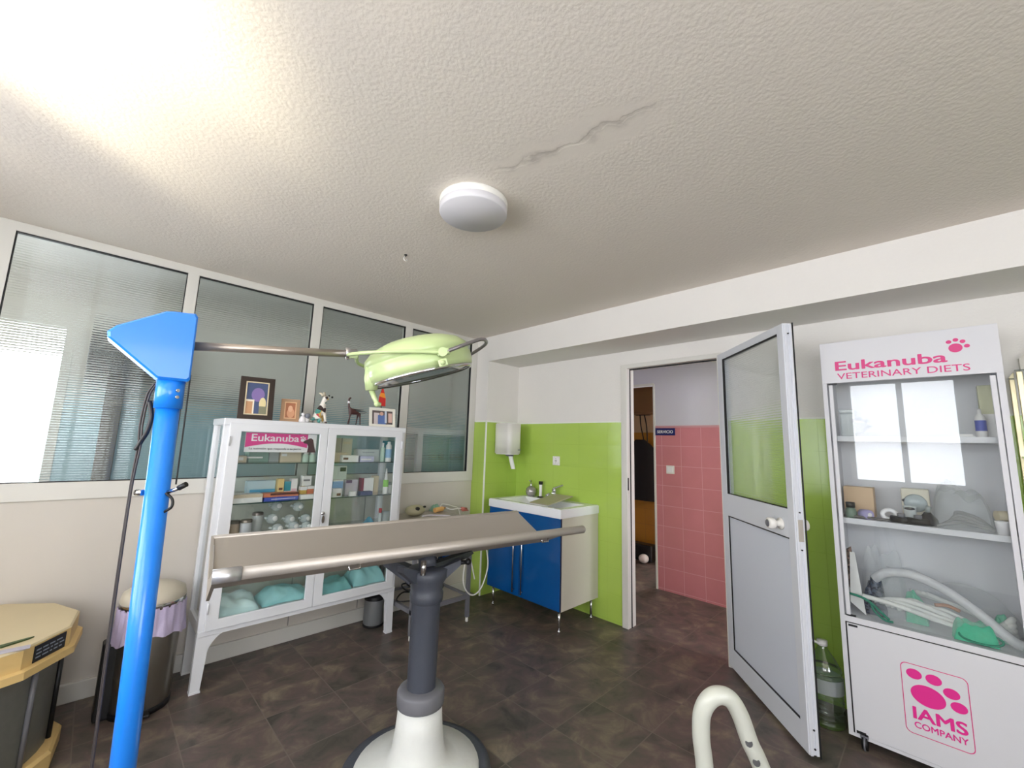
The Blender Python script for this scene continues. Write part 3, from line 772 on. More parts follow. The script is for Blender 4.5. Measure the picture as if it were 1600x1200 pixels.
# steering handle below the rim
ha = MH @ Vector((-.168, -.080, -.03)); hbm = ha + Vector((.004, -.02, -.040)); hb = hbm + Vector((.018, -.012, -.046))
MB().tube([ha + Vector((-.004, -.02, .055)), ha + Vector((0, -.02, .0)), hbm], [.020, .024, .020], 16).build('handle_socket', M_lime, hd)
MB().tube([hbm, hb, hb + Vector((.012, -.003, -.002))], [.0095, .008, .0075], 12).ball(hb, .010).build('handle', M_lime, hd)
MB().box(.10, .13, -.198, -.185, -.06, -.035, .004, MH).ball(MH @ Vector((.115, -.20, -.047)), .009).build('latch', M_lime, hd)
# clamp lever and cable on the post
c = Pt + dirp * .30
MB().tube([c - ra * .028 - na * .012, c - ra * .046 - na * .012], .008, 12).build('clamp_screw', M_chrome, t)
MB().tube([c + ra * .022, c + ra * .05 + Vector((0, 0, .010)), c + ra * .062 + Vector((0, 0, .018))], [.005, .005, .005], 8).build('clamp_lever', M_chrome, t)
MB().tube([c + ra * .055 + Vector((0, 0, .013)), c + ra * .074 + Vector((0, 0, .024))], .007, 10).build('lever_grip', M_black, t)
MB().tube(spline([c + ra * .026 - na * .004, c + ra * .042 + Vector((0, 0, -.016)), c + ra * .043 + Vector((0, 0, -.036)), c + ra * .024 + Vector((0, 0, -.05))]), .0035, 8).build('cable_clip', M_black, t)
def pp(dz, a, n=-.014): return Pt + dirp * dz + ra * a + na * n
for k, off in enumerate((0, .007)):
    pts = [pp(.012, -.034 + off), pp(.045, -.050 + off), pp(.12, -.058 + off), pp(.18, -.056 + off), pp(.30, -.062 + off * .6), pp(.60, -.066 + off * .6), pp(.9, -.066 + off * .5), pp(1.2, -.066 + off * .5), pp(1.42, -.064 + off)]
    MB().tube(spline(pts), .0024, 8).build('cable', mat('dark_grey_cable', C(58, 52, 52), .5), t)
MB().tube(spline([pp(.06, -.040), pp(.10, -.030), pp(.14, -.036), pp(.165, -.048), pp(.19, -.060)]), .0055, 8).build('cable_plug', M_black, t)
MB().tube(spline([pp(-.02, .035, .02), pp(.1, .034, .02), pp(.28, .031, .02)]), .0022, 6).build('bowden_wire', M_black, t)

# ------------------------------------------------------------------ glass-fronted medicine cabinet
VX0, VX1, VY0, VY1, VZ = .537, 1.740, 2.941, 3.270, 1.505
t = thing('medicine_cabinet', 'white enamel two-door glass cabinet standing against the glazed partition', 'cabinet', ((VX0 + VX1) / 2, (VY0 + VY1) / 2, 0))
S = .046
b = MB()
for x in (VX0, VX1 - S):
    for y in (VY0 + .018, VY1 - .036):
        b.box(x, x + S, y, y + .036, .29, VZ - .02, .003)
b.box(VX0 - .004, VX1 + .004, VY0 + .006, VY1 + .004, VZ - .042, VZ, .006)
b.box(VX0, VX1, VY0 + .018, VY1, .300, .362, .003)
b.box(VX0, VX1, VY0 + .012, VY0 + .03, .290, .318, .003)
b.build('cabinet_frame', M_enamel, t)
for x, s in ((VX0, 1), (VX1, -1)):
    for y in (VY0 + .018, VY1 - .040):
        b = MB()
        w0, w1 = .056, .044
        b.prism([(x, .30), (x + s * w0, .30), (x + s * w0, .18), (x + s * w1, .01), (x - s * .002, .01)] if s > 0 else
                [(x, .30), (x - .002 * s, .01), (x + s * w1, .01), (x + s * w0, .18), (x + s * w0, .30)], 'y', y, y + .036)
        pr = [(x + s * w0, .302)] + [(x + s * (w0 + .12 - .12 * math.cos(a)), .302 - .12 + .12 * math.sin(a)) for a in (PI / 2 * k / 10 for k in range(10, -1, -1))]
        b.prism(pr, 'y', y + .002, y + .02)
        b.box(x - s * .004, x + s * (w1 + .004), y - .003, y + .039, 0, .012, .002)
        b.build('leg', M_enamel, t)
for x0, x1, lk in ((VX0 + .028, 1.139, 1), (1.141, VX1 - .026, 0)):
    d = MB()
    gl, gr = (x0 + .062, x1 - .052) if lk else (x0 + .058, x1 - .056)
    d.box(x0, gl, VY0, VY0 + .018, .318, 1.478, .003).box(gr, x1, VY0, VY0 + .018, .318, 1.478, .003)
    d.box(x0, x1, VY0, VY0 + .018, 1.428, 1.478, .003).box(x0, x1, VY0, VY0 + .018, .318, .374, .003)
    do = d.build('door', M_enamel, t)
    MB().box(gl, gr, VY0 + .007, VY0 + .011, .374, 1.428).build('glass_pane', M_glass, do)
    hxx = x0 - .003 if lk else x1 - .010
    for z in (.44, 1.37): MB().cyl((hxx + .006, VY0 - .004, z - .028), (hxx + .006, VY0 - .004, z + .028), .0055, seg=10).build('hinge', M_enamel, do)
    if lk:
        MB().lathe([(0, 0), (.011, 0), (.011, .006), (0, .007)], M=Matrix.Rotation(PI / 2, 4, 'X'), c=(1.152, VY0, .905), seg=16).build('lock', M_chrome, do)
        k = MB().box(1.1505, 1.1535, VY0 - .024, VY0 - .005, .900, .910).prism(ell(1.152, .868, .009, .026, 14), 'y', VY0 - .016, VY0 - .013)
        k.build('key', mat('dull_key', C(140, 130, 122), .35, .7), do)
MB().box(VX0 + .016, VX0 + .020, VY0 + .05, VY1 - .036, .362, VZ - .042).build('side_pane', M_glass, t)
MB().box(VX1 - .020, VX1 - .016, VY0 + .05, VY1 - .036, .362, VZ - .042).build('side_pane', M_glass, t)
MB().box(VX0 + .04, VX1 - .04, VY1 - .012, VY1 - .008, .362, VZ - .042).build('back_pane', M_glass, t)
SH = (1.240, 1.000, .782, .538)
for z in SH:
    s = MB().box(VX0 + .024, VX1 - .024, VY0 + .028, VY1 - .04, z - .006, z).build('shelf', M_shelfglass, t)
    MB().box(VX0 + .024, VX1 - .024, VY0 + .0262, VY0 + .0278, z - .006, z).build('shelf_edge', M_shelfedge, s)

# promotional strip behind the door glass
t = thing('brand_strip', 'magenta and white brand sign inside the upper glass door', 'sign', (.86, 2.968, 1.3))
ys = 2.966
MB().box(.655, 1.075, ys, ys + .003, 1.306, 1.425).build('card', M_signw, t)
pk = [(.657, 1.335)] + [(.657 + .36 * k / 12, 1.335 + .026 * math.sin(PI * k / 12)) for k in range(13)] + [(1.017, 1.335), (1.017, 1.424), (.657, 1.424)]
MB().prism(pk, 'y', ys - .0008, ys).build('colour_band', M_magenta, t)
me, w = text_mesh('Eukanuba', .062, .02)
k = .275 / w
MB().mesh(me, frame((.688, ys - .0012, 1.374), (1, 0, 0), (0, 0, 1)) @ Matrix.Diagonal((k, 1, 1, 1))).build('lettering', M_signw, t)
me, w = text_mesh('La nutrición que responde a su perro', .018, .012)
k = .30 / w
MB().mesh(me, frame((.680, ys - .0012, 1.322), (1, 0, 0), (0, 0, 1)) @ Matrix.Diagonal((k, 1, 1, 1))).build('small_lettering', mat('grey_print', C(110, 96, 110), .5), t)
b = MB().prism(ell(.985, 1.386, .012, .011), 'y', ys - .0014, ys - .0004)
for dx, dz in ((-.010, .017), (.002, .021), (.013, .014), (.018, .002)): b.prism(ell(.985 + dx, 1.386 + dz, .0055, .0048, 14), 'y', ys - .0014, ys - .0004)
b.build('paw_print', M_signw, t)
dogp = [(1.020, 1.306), (1.024, 1.345), (1.016, 1.362), (.996, 1.366), (.990, 1.374), (.998, 1.384), (1.016, 1.390), (1.026, 1.398), (1.040, 1.400), (1.052, 1.390), (1.058, 1.365), (1.066, 1.335), (1.075, 1.306)]
MB().prism(dogp, 'y', ys - .0022, ys - .0012).build('dog_silhouette', mat('dark_maroon_print', C(72, 22, 44), .5), t)

# cartons and bottles on the glass shelves
def carton(name, label, cat, x0, x1, y, z, h, depth, col, band=None, bz=(.3, .7), bx=(0, 1), group='packets in the glass medicine cabinet', rz=0.0, tilt=0):
    w = x1 - x0; cx = (x0 + x1) / 2
    Mq = Matrix.Translation((cx, y, z)) @ Matrix.Rotation(rz, 4, 'Z')
    b = MB().box(-w / 2, w / 2, 0, depth, 0, h, .0015, Mq, 1)
    ms = [col]
    if band is not None:
        ms.append(band)
        b.m(1).box(-w / 2 + w * bx[0] - .0004, -w / 2 + w * bx[1] + .0004, -.0006, depth * .98, h * bz[0], h * bz[1], 0, Mq)
    o = b.build(name, ms, origin=(cx, y + depth / 2, z))
    tag(o, label, cat, group); return o
def cm(n, r, g, b): return mat(n, C(r, g, b), .5, var=.03, vscale=30)
K_white = cm('white_carton', 232, 230, 228); K_beige = cm('beige_carton', 208, 192, 166); K_green = cm('grey_green_carton', 118, 150, 138)
K_grey = cm('grey_carton', 158, 166, 166); K_teal = cm('teal_print', 52, 142, 156); K_blue = cm('blue_print', 66, 84, 176); K_orange = cm('orange_print', 214, 128, 92)
K_yell = cm('yellow_carton', 226, 200, 136); K_brown = cm('brown_print', 96, 52, 44); K_lav = cm('lavender_carton', 196, 196, 220); K_bord = cm('burgundy_print', 128, 40, 64)
K_navy = cm('navy_carton', 74, 84, 120); K_cyan = cm('cyan_print', 88, 168, 206); K_pale = cm('pale_green_plastic', 190, 212, 196); K_pinkish = cm('pale_pink_print', 222, 188, 196)
K_dk = cm('dark_green_print', 40, 66, 52); K_lblue = cm('light_blue_print', 150, 188, 224)
z = SH[0]
carton('carton', 'small beige carton at the hinge end of the top shelf under the sign', 'packet', .648, .695, 3.05, z, .038, .09, K_beige, K_white, (.3, .8), (.1, .6))
carton('carton', 'grey-green carton with white stripe below the magenta sign', 'packet', .709, .822, 3.07, z, .066, .10, K_green, K_white, (.35, .5), (.0, .7))
carton('carton', 'plain grey carton beside the grey-green one below the sign', 'packet', .826, .886, 3.08, z, .062, .10, K_grey)
carton('carton', 'wide beige carton on top shelf behind the end of the sign', 'packet', .892, 1.022, 3.07, z, .068, .10, K_beige, K_white, (.55, .8), (.05, .3))
def vial(name, label, cat, x, y, z, prof, mats, group='bottles in the glass medicine cabinet', seg=18):
    b = MB()
    for i, pr in enumerate(prof): b.m(i).lathe(pr, (x, y, z), seg)
    o = b.build(name, mats, origin=(x, y, z)); tag(o, label, cat, group); return o
for i, (xx, lb) in enumerate(((1.048, 'pale green squat bottle on top shelf nearest the wide beige carton'), (1.092, 'pale green squat bottle on top shelf nearest the door stile'))):
    vial('bottle', lb, 'bottle', xx, 3.06, z, [[(0, 0), (.019, 0), (.020, .004), (.020, .044), (.012, .052)], [(.012, .050), (.013, .052), (.013, .066), (0, .067)]], [K_pale, K_white])
carton('carton', 'narrow tall grey-beige carton at the back of the top shelf by the stile', 'packet', 1.262, 1.314, 3.12, z, .168, .07, cm('grey_beige_carton', 176, 168, 158))
carton('carton', 'wide tall beige carton at the back of the top shelf', 'packet', 1.318, 1.394, 3.12, z, .168, .07, cm('pale_beige_carton', 200, 194, 178), K_beige, (.75, .85), (.1, .8))
carton('carton', 'flat white packet with dark brown oval on the top shelf', 'packet', 1.278, 1.395, 2.995, z, .047, .05, K_white, K_brown, (.35, .68), (.04, .34))
carton('carton', 'beige carton behind the white packet with the brown oval', 'packet', 1.245, 1.340, 3.055, z, .064, .06, K_beige)
carton('carton', 'flat lavender packet with pale stripes in front of grey carton', 'packet', 1.412, 1.518, 3.0, z, .042, .06, K_lav, K_white, (.3, .55), (.05, .8))
carton('carton', 'large grey carton with dark lettering lines on the top shelf', 'packet', 1.425, 1.598, 3.075, z, .090, .08, cm('cool_grey_carton', 190, 198, 196), K_grey, (.7, .8), (.2, .75))
vial('bottle', 'slim clear dropper bottle on the top shelf beside the large grey carton', 'bottle', 1.615, 3.06, z, [[(0, 0), (.016, 0), (.017, .004), (.017, .10), (.008, .115)], [(.009, .112), (.009, .142), (0, .144)]], [K_pale, K_white])
vial('bottle', 'white bottle with blue grey label on the top shelf', 'bottle', 1.650, 3.03, z, [[(0, 0), (.022, 0), (.023, .004), (.023, .03)], [(.0232, .03), (.0232, .095)], [(.023, .095), (.022, .125), (.012, .135), (.012, .152), (0, .153)]], [K_white, K_lblue, K_white])
carton('carton', 'upright teal carton at the far end of the top shelf', 'packet', 1.672, 1.712, 3.12, z, .160, .06, K_teal)
z = SH[1]
carton('carton', 'pale blue and white blister carton lying behind the second shelf trays', 'packet', .727, .889, 3.10, z, .118, .06, cm('ice_blue_carton', 190, 214, 224), K_cyan, (.32, .55), (.1, 1))
carton('carton', 'small yellow carton with brown label on the second shelf', 'packet', .893, .930, 3.06, z, .130, .05, K_yell, K_brown, (.45, .56), (.2, .8))
carton('carton', 'teal-topped carton standing on the second shelf', 'packet', .933, .972, 3.06, z, .112, .05, K_white, K_teal, (.45, 1.0), (0, 1))
carton('carton', 'white carton with pale pink lines beside the teal-topped one', 'packet', .974, 1.013, 3.06, z, .128, .05, K_white, K_pinkish, (.35, .5), (.1, .9))
carton('carton', 'long low white tray at the hinge end of the second shelf', 'packet', .630, .790, 2.98, z, .050, .09, K_white, K_beige, (.6, 1.0), (0, 1))
carton('carton', 'flat royal blue carton under the orange one', 'packet', .800, 1.003, 2.985, z, .024, .08, K_blue, K_lav, (.35, .6), (.2, .9))
carton('carton', 'flat orange carton lying on the royal blue one', 'packet', .793, 1.000, 2.985, z + .0245, .023, .08, K_orange, K_brown, (.5, 1.0), (.2, 1))
carton('carton', 'tall white carton with black print by the door stile', 'packet', 1.047, 1.106, 3.07, z, .143, .05, K_white, cm('grey_text', 120, 120, 124), (.76, .84), (.1, .8))
carton('carton', 'small mustard carton in front of the tall white one', 'packet', 1.023, 1.062, 3.02, z, .078, .04, cm('mustard_carton', 214, 178, 88), K_white, (.7, 1.0), (0, 1))
carton('carton', 'small orange and white carton next to the mustard one', 'packet', 1.066, 1.112, 3.02, z, .080, .04, K_white, K_orange, (.2, .75), (0, .9))
carton('carton', 'flat white packet lying in front of the mustard carton', 'packet', 1.013, 1.100, 2.975, z, .030, .035, K_white)
carton('carton', 'tall white carton with dark green badges on the second shelf', 'packet', 1.260, 1.362, 3.10, z, .208, .05, cm('mint_white_carton', 206, 216, 208), K_dk, (.80, .94), (.5, .92))
carton('carton', 'carton with light blue panel in front of the green badge one', 'packet', 1.236, 1.306, 3.02, z, .113, .05, K_white, K_lblue, (.48, .92), (0, 1))
carton('carton', 'small white packet with dark print at the stile', 'packet', 1.219, 1.279, 2.975, z, .060, .03, K_white, K_brown, (.15, .45), (.5, .95))
carton('carton', 'pale mauve carton with purple corner on the second shelf', 'packet', 1.342, 1.437, 3.06, z, .108, .05, cm('mauve_carton', 204, 196, 206), cm('purple_print', 110, 84, 120), (.78, .98), (.05, .5))
carton('carton', 'tiny white packet lying before the mauve carton', 'packet', 1.346, 1.389, 2.975, z, .034, .03, K_white)
carton('carton', 'white carton with burgundy edge stripe on the second shelf', 'packet', 1.467, 1.563, 3.065, z, .116, .05, K_white, K_bord, (0, 1), (.0, .18))
carton('carton', 'tall narrow beige carton beside the burgundy-striped one', 'packet', 1.571, 1.612, 3.08, z, .128, .05, K_beige)
carton('carton', 'flat navy packet lying before the burgundy-striped carton', 'packet', 1.427, 1.520, 2.985, z, .026, .05, K_navy)
vial('bottle', 'conical white nozzle bottle with lime green label on second shelf', 'bottle', 1.640, 3.02, z, [[(0, 0), (.019, 0), (.020, .004), (.020, .050)], [(.0202, .050), (.0202, .098), (.014, .102)], [(.014, .100), (.003, .188), (0, .188)]], [K_white, cm('lime_label', 140, 204, 86), K_white])
vial('bottle', 'short white vial next to the conical nozzle bottle', 'bottle', 1.688, 3.04, z, [[(0, 0), (.014, 0), (.015, .003), (.015, .058)], [(.010, .058), (.011, .060), (.011, .082), (0, .083)]], [K_white, K_grey])
z = SH[2]
for xx, yy, hh, mm, lb in ((.665, 3.03, .095, cm('tan_label', 206, 184, 160), 'tin with tan label and metal lid nearest the cabinet hinge'), (.722, 3.00, .100, cm('white_label', 222, 222, 228), 'tin with plain white label in the row of three'), (.792, 3.05, .130, cm('grey_white_label', 204, 206, 206), 'tallest of the three tins, with dark lid')):
    vial('tin', lb, 'tin', xx, yy, z, [[(0, 0), (.030, 0), (.030, hh)], [(.0315, hh), (.0315, hh + .014), (.028, hh + .018), (0, hh + .018)]], [mm, mat('dull_tin_lid', C(130, 120, 112), .35, .6)], 'tins on the third glass shelf', 22)
# clear plastic bulb drippers in a bag
M_bulb = film_mat('clear_bulb_plastic', (0.86, .92, .93, 1), .45, .1, 8, .1)
n = 0
for xx, zz, yy in ((.880, .880, 3.06), (.910, .952, 3.10), (.985, .866, 3.06), (1.045, .938, 3.10), (1.085, .860, 3.06), (.905, .822, 3.02), (1.005, .824, 3.03), (1.075, .820, 3.00)):
    names = ('above the tallest tin', 'highest of the heap', 'middle of the heap', 'highest by the door stile', 'halfway up by the door stile', 'bottom of the heap by the tins', 'bottom of the heap in its middle', 'bottom of the heap by the stile')
    t = thing('plastic_bulb', 'clear plastic suction bulb on the third shelf, ' + names[n], 'bulb', (xx, yy, zz - .03), 0, 'clear bulbs heaped on the third glass shelf')
    MB().ball((xx, yy, zz), .034, 1.05, 1, .92).build('bulb_body', M_bulb, t)
    MB().tube([(xx - .030, yy - .006, zz + .006), (xx - .052, yy - .014, zz + .012)], [.010, .006], 10).build('spout', M_bulb, t)
    MB().lathe([(.012, 0), (.015, .003), (.015, .012), (0, .014)], (0, 0, 0), 16, Matrix.Translation((xx + .006, yy - .033, zz + .004)) @ Matrix.Rotation(PI / 2.4, 4, 'X')).build('valve_ring', K_white, t)
    n += 1
vial('bottle', 'small clear vial with red cap on the third shelf', 'bottle', 1.627, 3.05, z, [[(0, 0), (.014, 0), (.015, .004), (.015, .06), (.010, .072)], [(.011, .072), (.012, .074), (.012, .104), (0, .105)]], [M_bulb, cm('red_cap', 176, 50, 56)])
vial('jar', 'wide clear glass jar with flat lid on the third shelf', 'jar', 1.690, 3.08, z, [[(0, 0), (.030, 0), (.032, .004), (.032, .06)], [(.033, .06), (.033, .074), (0, .076)]], [M_bulb, K_grey])
tag(MB().sheet(12, 10, lambda a, c: Vector((1.475 + .095 * a, 2.98 + .09 * c, z + .004 + .040 * math.sin(PI * a) * math.sin(PI * c) * (1 + .4 * math.sin(9 * a + 4 * c))))).build('blue_cloth', cm('blue_cloth', 70, 150, 178)), 'crumpled small blue cloth on the third shelf', 'cloth')
t = thing('scissors', 'steel surgical scissors lying open across the third shelf', 'scissors', (1.33, 3.0, z))
for a, s in ((.35, 1), (-.30, -1)):
    Mq = Matrix.Translation((1.33, 3.0, z + .006)) @ Matrix.Rotation(a, 4, 'Z')
    MB().prism([(0, -.004), (.10, 0), (0, .005), (-.06, .004), (-.06, -.004)], 'z', -.002, .002, Mq).tube([Mq @ Vector(p) for p in arc((-.078, 0), .018, 0, 2 * PI - .01, 16, 'xy')], .0035, 6).build('scissor_blade', M_steelb, t)
z = SH[3]
tag(MB().box(.70, .96, 3.0, 3.12, z, z + .035, .004).build('instrument_tray', M_steelb), 'low steel tray on the bottom glass shelf', 'tray')
# turquoise cloths on the cabinet floor
def heap(name, label, cat, x0, x1, y0, y1, z, h, m, seed, group=None):
    r = random.Random(seed); k = [r.uniform(0, 6) for _ in range(6)]
    def fn(a, c):
        e = (max(0.0, 1 - (2 * a - 1) ** 4) * max(0.0, 1 - (2 * c - 1) ** 4)) ** .6
        q = .74 + .13 * math.sin(5 * a + k[0] + 2 * c) + .10 * math.sin(6 * c + k[1] - 3 * a) + .05 * math.sin(17 * a + k[2] + 4 * math.sin(5 * c)) + .04 * math.sin(15 * c + k[3] + 5 * a)
        wob = .03 * math.sin(9 * c + k[4]) * (x1 - x0)
        return Vector((x0 + (x1 - x0) * a + wob * e, y0 + (y1 - y0) * c + .03 * (y1 - y0) * math.sin(9 * a + k[5]), z + .002 + h * e * q))
    b = MB().sheet(44, 36, fn)
    return tag(b.build(name, m), label, cat, group)
GP = 'turquoise cloths on the cabinet floor'
heap('folded_cloth', 'pale turquoise crumpled cloth in the corner of the cabinet floor', 'cloth', .60, .84, 2.975, 3.2, .362, .115, mat('pale_turquoise_cloth', C(198, 224, 224), .6, var=.15, vscale=20), 1, GP)
heap('folded_cloth', 'low turquoise cloth spread on the cabinet floor behind the table edge', 'cloth', .86, 1.16, 3.0, 3.22, .362, .085, M_tealf, 2, GP)
heap('folded_cloth', 'dark turquoise crumpled cloth beside the central stile', 'cloth', 1.20, 1.42, 2.98, 3.18, .362, .095, mat('deep_turquoise_cloth', C(128, 194, 196), .7, var=.2, vscale=18), 3, GP)
heap('folded_cloth', 'bright turquoise folded cloth pile at the far end of the cabinet floor', 'cloth', 1.44, 1.68, 3.0, 3.22, .362, .15, M_tealf, 4, GP)

# ---- things on top of the cabinet
ZT = VZ
def photo_frame(name, label, x0, x1, y, h, lean, rz, mw, fm, photo_cols, fig=True, rim=None, depth=.014):
    w = x1 - x0
    t = thing(name, label, 'picture frame', ((x0 + x1) / 2, y, ZT), rz)
    Mq = Matrix.Rotation(-lean, 4, 'X')
    b = MB()
    for a in ((-w / 2, w / 2, 0, mw), (-w / 2, w / 2, h - mw, h), (-w / 2, -w / 2 + mw, 0, h), (w / 2 - mw, w / 2, 0, h)):
        b.box(a[0], a[1], 0, depth, a[2], a[3], .002, Mq)
    b.build('frame_moulding', fm, t, local=True)
    if rim is not None:
        q = MB(); e = .004
        for a in ((-w / 2 + mw - e, w / 2 - mw + e, mw - e, mw + .003), (-w / 2 + mw - e, w / 2 - mw + e, h - mw - .003, h - mw + e), (-w / 2 + mw - e, -w / 2 + mw + .003, mw, h - mw), (w / 2 - mw - .003, w / 2 - mw + e, mw, h - mw)):
            q.box(a[0], a[1], -.002, .004, a[2], a[3], 0, Mq)
        q.build('inner_rim', rim, t, local=True)
    p = MB().box(-w / 2 + mw - .003, w / 2 - mw + .003, .006, .009, mw - .003, h - mw + .003, 0, Mq)
    iw, ih = w - 2 * mw, h - 2 * mw
    for i, (kind, cx, cz, rx, rzz) in enumerate(photo_cols[1]):
        p.m(i + 1)
        X, Z = -w / 2 + mw + cx * iw, mw + cz * ih
        if kind == 'e': p.prism(ell(X, Z, rx * iw, rzz * ih, 18), 'y', .0054 - .0003 * i, .0062, Mq)
        else: p.box(X - rx * iw, X + rx * iw, .0054 - .0003 * i, .0062, Z - rzz * ih, Z + rzz * ih, 0, Mq)
    p.build('photo', photo_cols[0], t, local=True)
    MB().box(-w / 2 + .002, w / 2 - .002, depth, depth + .003, .002, h - .002, 0, Mq).build('backing', M_black, t, local=True)
    a = Mq @ Vector((0, depth, h * .55)); yb_ = a.y + h * .28
    q = MB()
    pl = [(-.02, 0), (.02, 0)]
    vs = [q.bm.verts.new(v) for v in (Mq @ Vector((-.018, depth + .003, h * .6)), Mq @ Vector((.018, depth + .003, h * .6)), Vector((.03, yb_, 0.001)), Vector((-.03, yb_, 0.001)))]
    vs2 = [q.bm.verts.new(v.co + Vector((0, .004, .001))) for v in vs]
    q._new([q.bm.faces.new(vs), q.bm.faces.new(vs2[::-1])] + [q.bm.faces.new((vs[i], vs2[i], vs2[(i + 1) % 4], vs[(i + 1) % 4])) for i in range(4)], False)
    q.build('easel_back', M_black, t, local=True)
    return t
photo_frame('photo_frame', 'large dark brown picture frame at the end of the cabinet top', .612, .806, 3.03, .285, .22, math.radians(-8), .036, mat('dark_brown_wood', C(52, 40, 34), .4, var=.2, vscale=30),
            ([cm('slate_blue_photo', 70, 84, 120), cm('violet_haze', 132, 112, 168), cm('cream_inset', 236, 226, 206), cm('tan_face', 196, 150, 110), cm('cream_hair', 226, 210, 160), cm('olive_dress', 128, 128, 104)],
             [('e', .55, .62, .30, .22), ('b', .20, .22, .20, .24), ('b', .18, .21, .15, .19), ('e', .78, .34, .16, .2), ('b', .80, .13, .17, .13)]), rim=cm('ivory_rim', 214, 200, 166), depth=.02)
photo_frame('photo_frame', 'small light wood frame with sepia portrait leaning beside the dark one', .862, .978, 3.06, .165, .30, math.radians(-14), .026, mat('light_brown_wood', C(176, 140, 108), .5, var=.1, vscale=20),
            ([cm('sepia_photo', 176, 116, 84), cm('sepia_light', 214, 160, 124), cm('sepia_face', 226, 180, 146)], [('e', .55, .35, .36, .30), ('e', .5, .62, .22, .2)]), rim=cm('sepia_rim', 222, 180, 140))
photo_frame('photo_frame', 'white landscape picture frame with coloured photo at the far cabinet corner', 1.478, 1.690, 3.03, .150, .16, math.radians(-4), .022, mat('white_frame', C(232, 230, 218), .35, var=.08, vscale=40),
            ([cm('dim_room_photo', 96, 84, 84), cm('pale_coat', 206, 196, 196), cm('blue_shirt', 92, 116, 170), cm('pale_face', 206, 164, 146), cm('white_door_print', 196, 206, 220), cm('peach_coat', 214, 180, 168)],
             [('b', .22, .42, .13, .42), ('b', .47, .34, .19, .34), ('e', .46, .78, .09, .14), ('b', .66, .55, .05, .45), ('b', .88, .5, .09, .35)]))
# white ornament
t = thing('angel_ornament', 'small white kneeling ornament with grey ball between frame and dog', 'ornament', (1.005, 3.03, ZT))
MB().lathe([(0, 0), (.022, 0), (.024, .012), (.016, .034), (.008, .046), (0, .047)], (.992, 3.03, ZT), 16).ball((.992, 3.03, ZT + .056), .011).ball((1.012, 3.03, ZT + .018), .02, 1.2, .8, .9).build('figure', M_signw, t)
MB().ball((1.022, 3.026, ZT + .046), .019, seg=14).build('grey_ball', cm('grey_bead', 120, 124, 134), t)

def skin_figure(verts, edges, radii, name, m, parent, levels=1):
    me = bpy.data.meshes.new(name); me.from_pydata([Vector(v) for v in verts], edges, [])
    o = bpy.data.objects.new(name, me); COL.objects.link(o)
    o.modifiers.new('skin', 'SKIN')
    for i, r in enumerate(radii):
        me.skin_vertices[0].data[i].radius = (r, r)
    me.skin_vertices[0].data[0].use_root = True
    sb = o.modifiers.new('sub', 'SUBSURF'); sb.levels = levels; sb.render_levels = levels
    dg = bpy.context.evaluated_depsgraph_get()
    m2 = bpy.data.meshes.new_from_object(o.evaluated_get(dg)); bpy.data.objects.remove(o)
    b = MB(); b.mesh(m2)
    for f in b.bm.faces: f.smooth = True
    return b.build(name, m, parent)
def patch_mat(name, cols, scale):
    m = bpy.data.materials.new(name); m.use_nodes = True
    nt = m.node_tree; b = nt.nodes['Principled BSDF']; b.inputs['Roughness'].default_value = .25
    tc = nt.nodes.new('ShaderNodeTexCoord'); v = nt.nodes.new('ShaderNodeTexVoronoi'); v.inputs['Scale'].default_value = scale
    nt.links.new(tc.outputs['Object'], v.inputs['Vector'])
    sp = nt.nodes.new('ShaderNodeSeparateColor'); nt.links.new(v.outputs['Color'], sp.inputs[0])
    cr = nt.nodes.new('ShaderNodeValToRGB'); cr.color_ramp.interpolation = 'CONSTANT'; e = cr.color_ramp.elements
    e[0].position = 0; e[0].color = cols[0]; e[1].position = 1.0 / len(cols); e[1].color = cols[1]
    for i in range(2, len(cols)):
        k = e.new(i / len(cols)); k.color = cols[i]
    nt.links.new(sp.outputs[0], cr.inputs[0]); nt.links.new(cr.outputs[0], b.inputs['Base Color'])
    return m
# painted dog, sitting and looking up
dx, dy = 1.105, 3.04
t = thing('dog_figurine', 'sitting white dog figurine painted with coloured patches on cabinet top', 'figurine', (dx, dy, ZT))
P = [(-.012, 0, .055), (.002, 0, .095), (.016, 0, .130), (.022, -.002, .160), (.026, -.004, .182), (.048, -.026, .186),   # pelvis chest neck head muzzle
     (.028, -.016, .070), (.030, -.020, .036), (.036, -.026, .008), (.048, -.034, .006),
     (.028, .018, .070), (.030, .018, .036), (.036, .014, .008), (.048, .006, .006),
     (-.022, -.026, .040), (-.002, -.034, .028), (-.020, -.030, .010), (.006, -.040, .007),
     (-.022, .026, .040), (-.002, .030, .028), (-.020, .028, .010), (.006, .026, .007),
     (-.040, .002, .028), (-.062, .006, .014)]
E_ = [(0, 1), (1, 2), (2, 3), (3, 4), (4, 5), (1, 6), (6, 7), (7, 8), (8, 9), (1, 10), (10, 11), (11, 12), (12, 13), (0, 14), (14, 15), (15, 16), (16, 17), (0, 18), (18, 19), (19, 20), (20, 21), (0, 22), (22, 23)]
R_ = [.030, .030, .020, .018, .025, .014, .013, .010, .009, .008, .013, .010, .009, .008, .020, .014, .010, .007, .020, .014, .010, .007, .009, .006]
P = [(dx + p[0], dy + p[1], ZT + p[2]) for p in P]
skin_figure(P, E_, R_, 'dog_body', patch_mat('patchwork_glaze', [C(232, 226, 214), C(196, 60, 84), C(236, 230, 222), C(228, 222, 210), C(84, 150, 140), C(232, 228, 220), C(224, 190, 110), C(234, 230, 222), C(60, 46, 46), C(230, 226, 216)], 34), t)
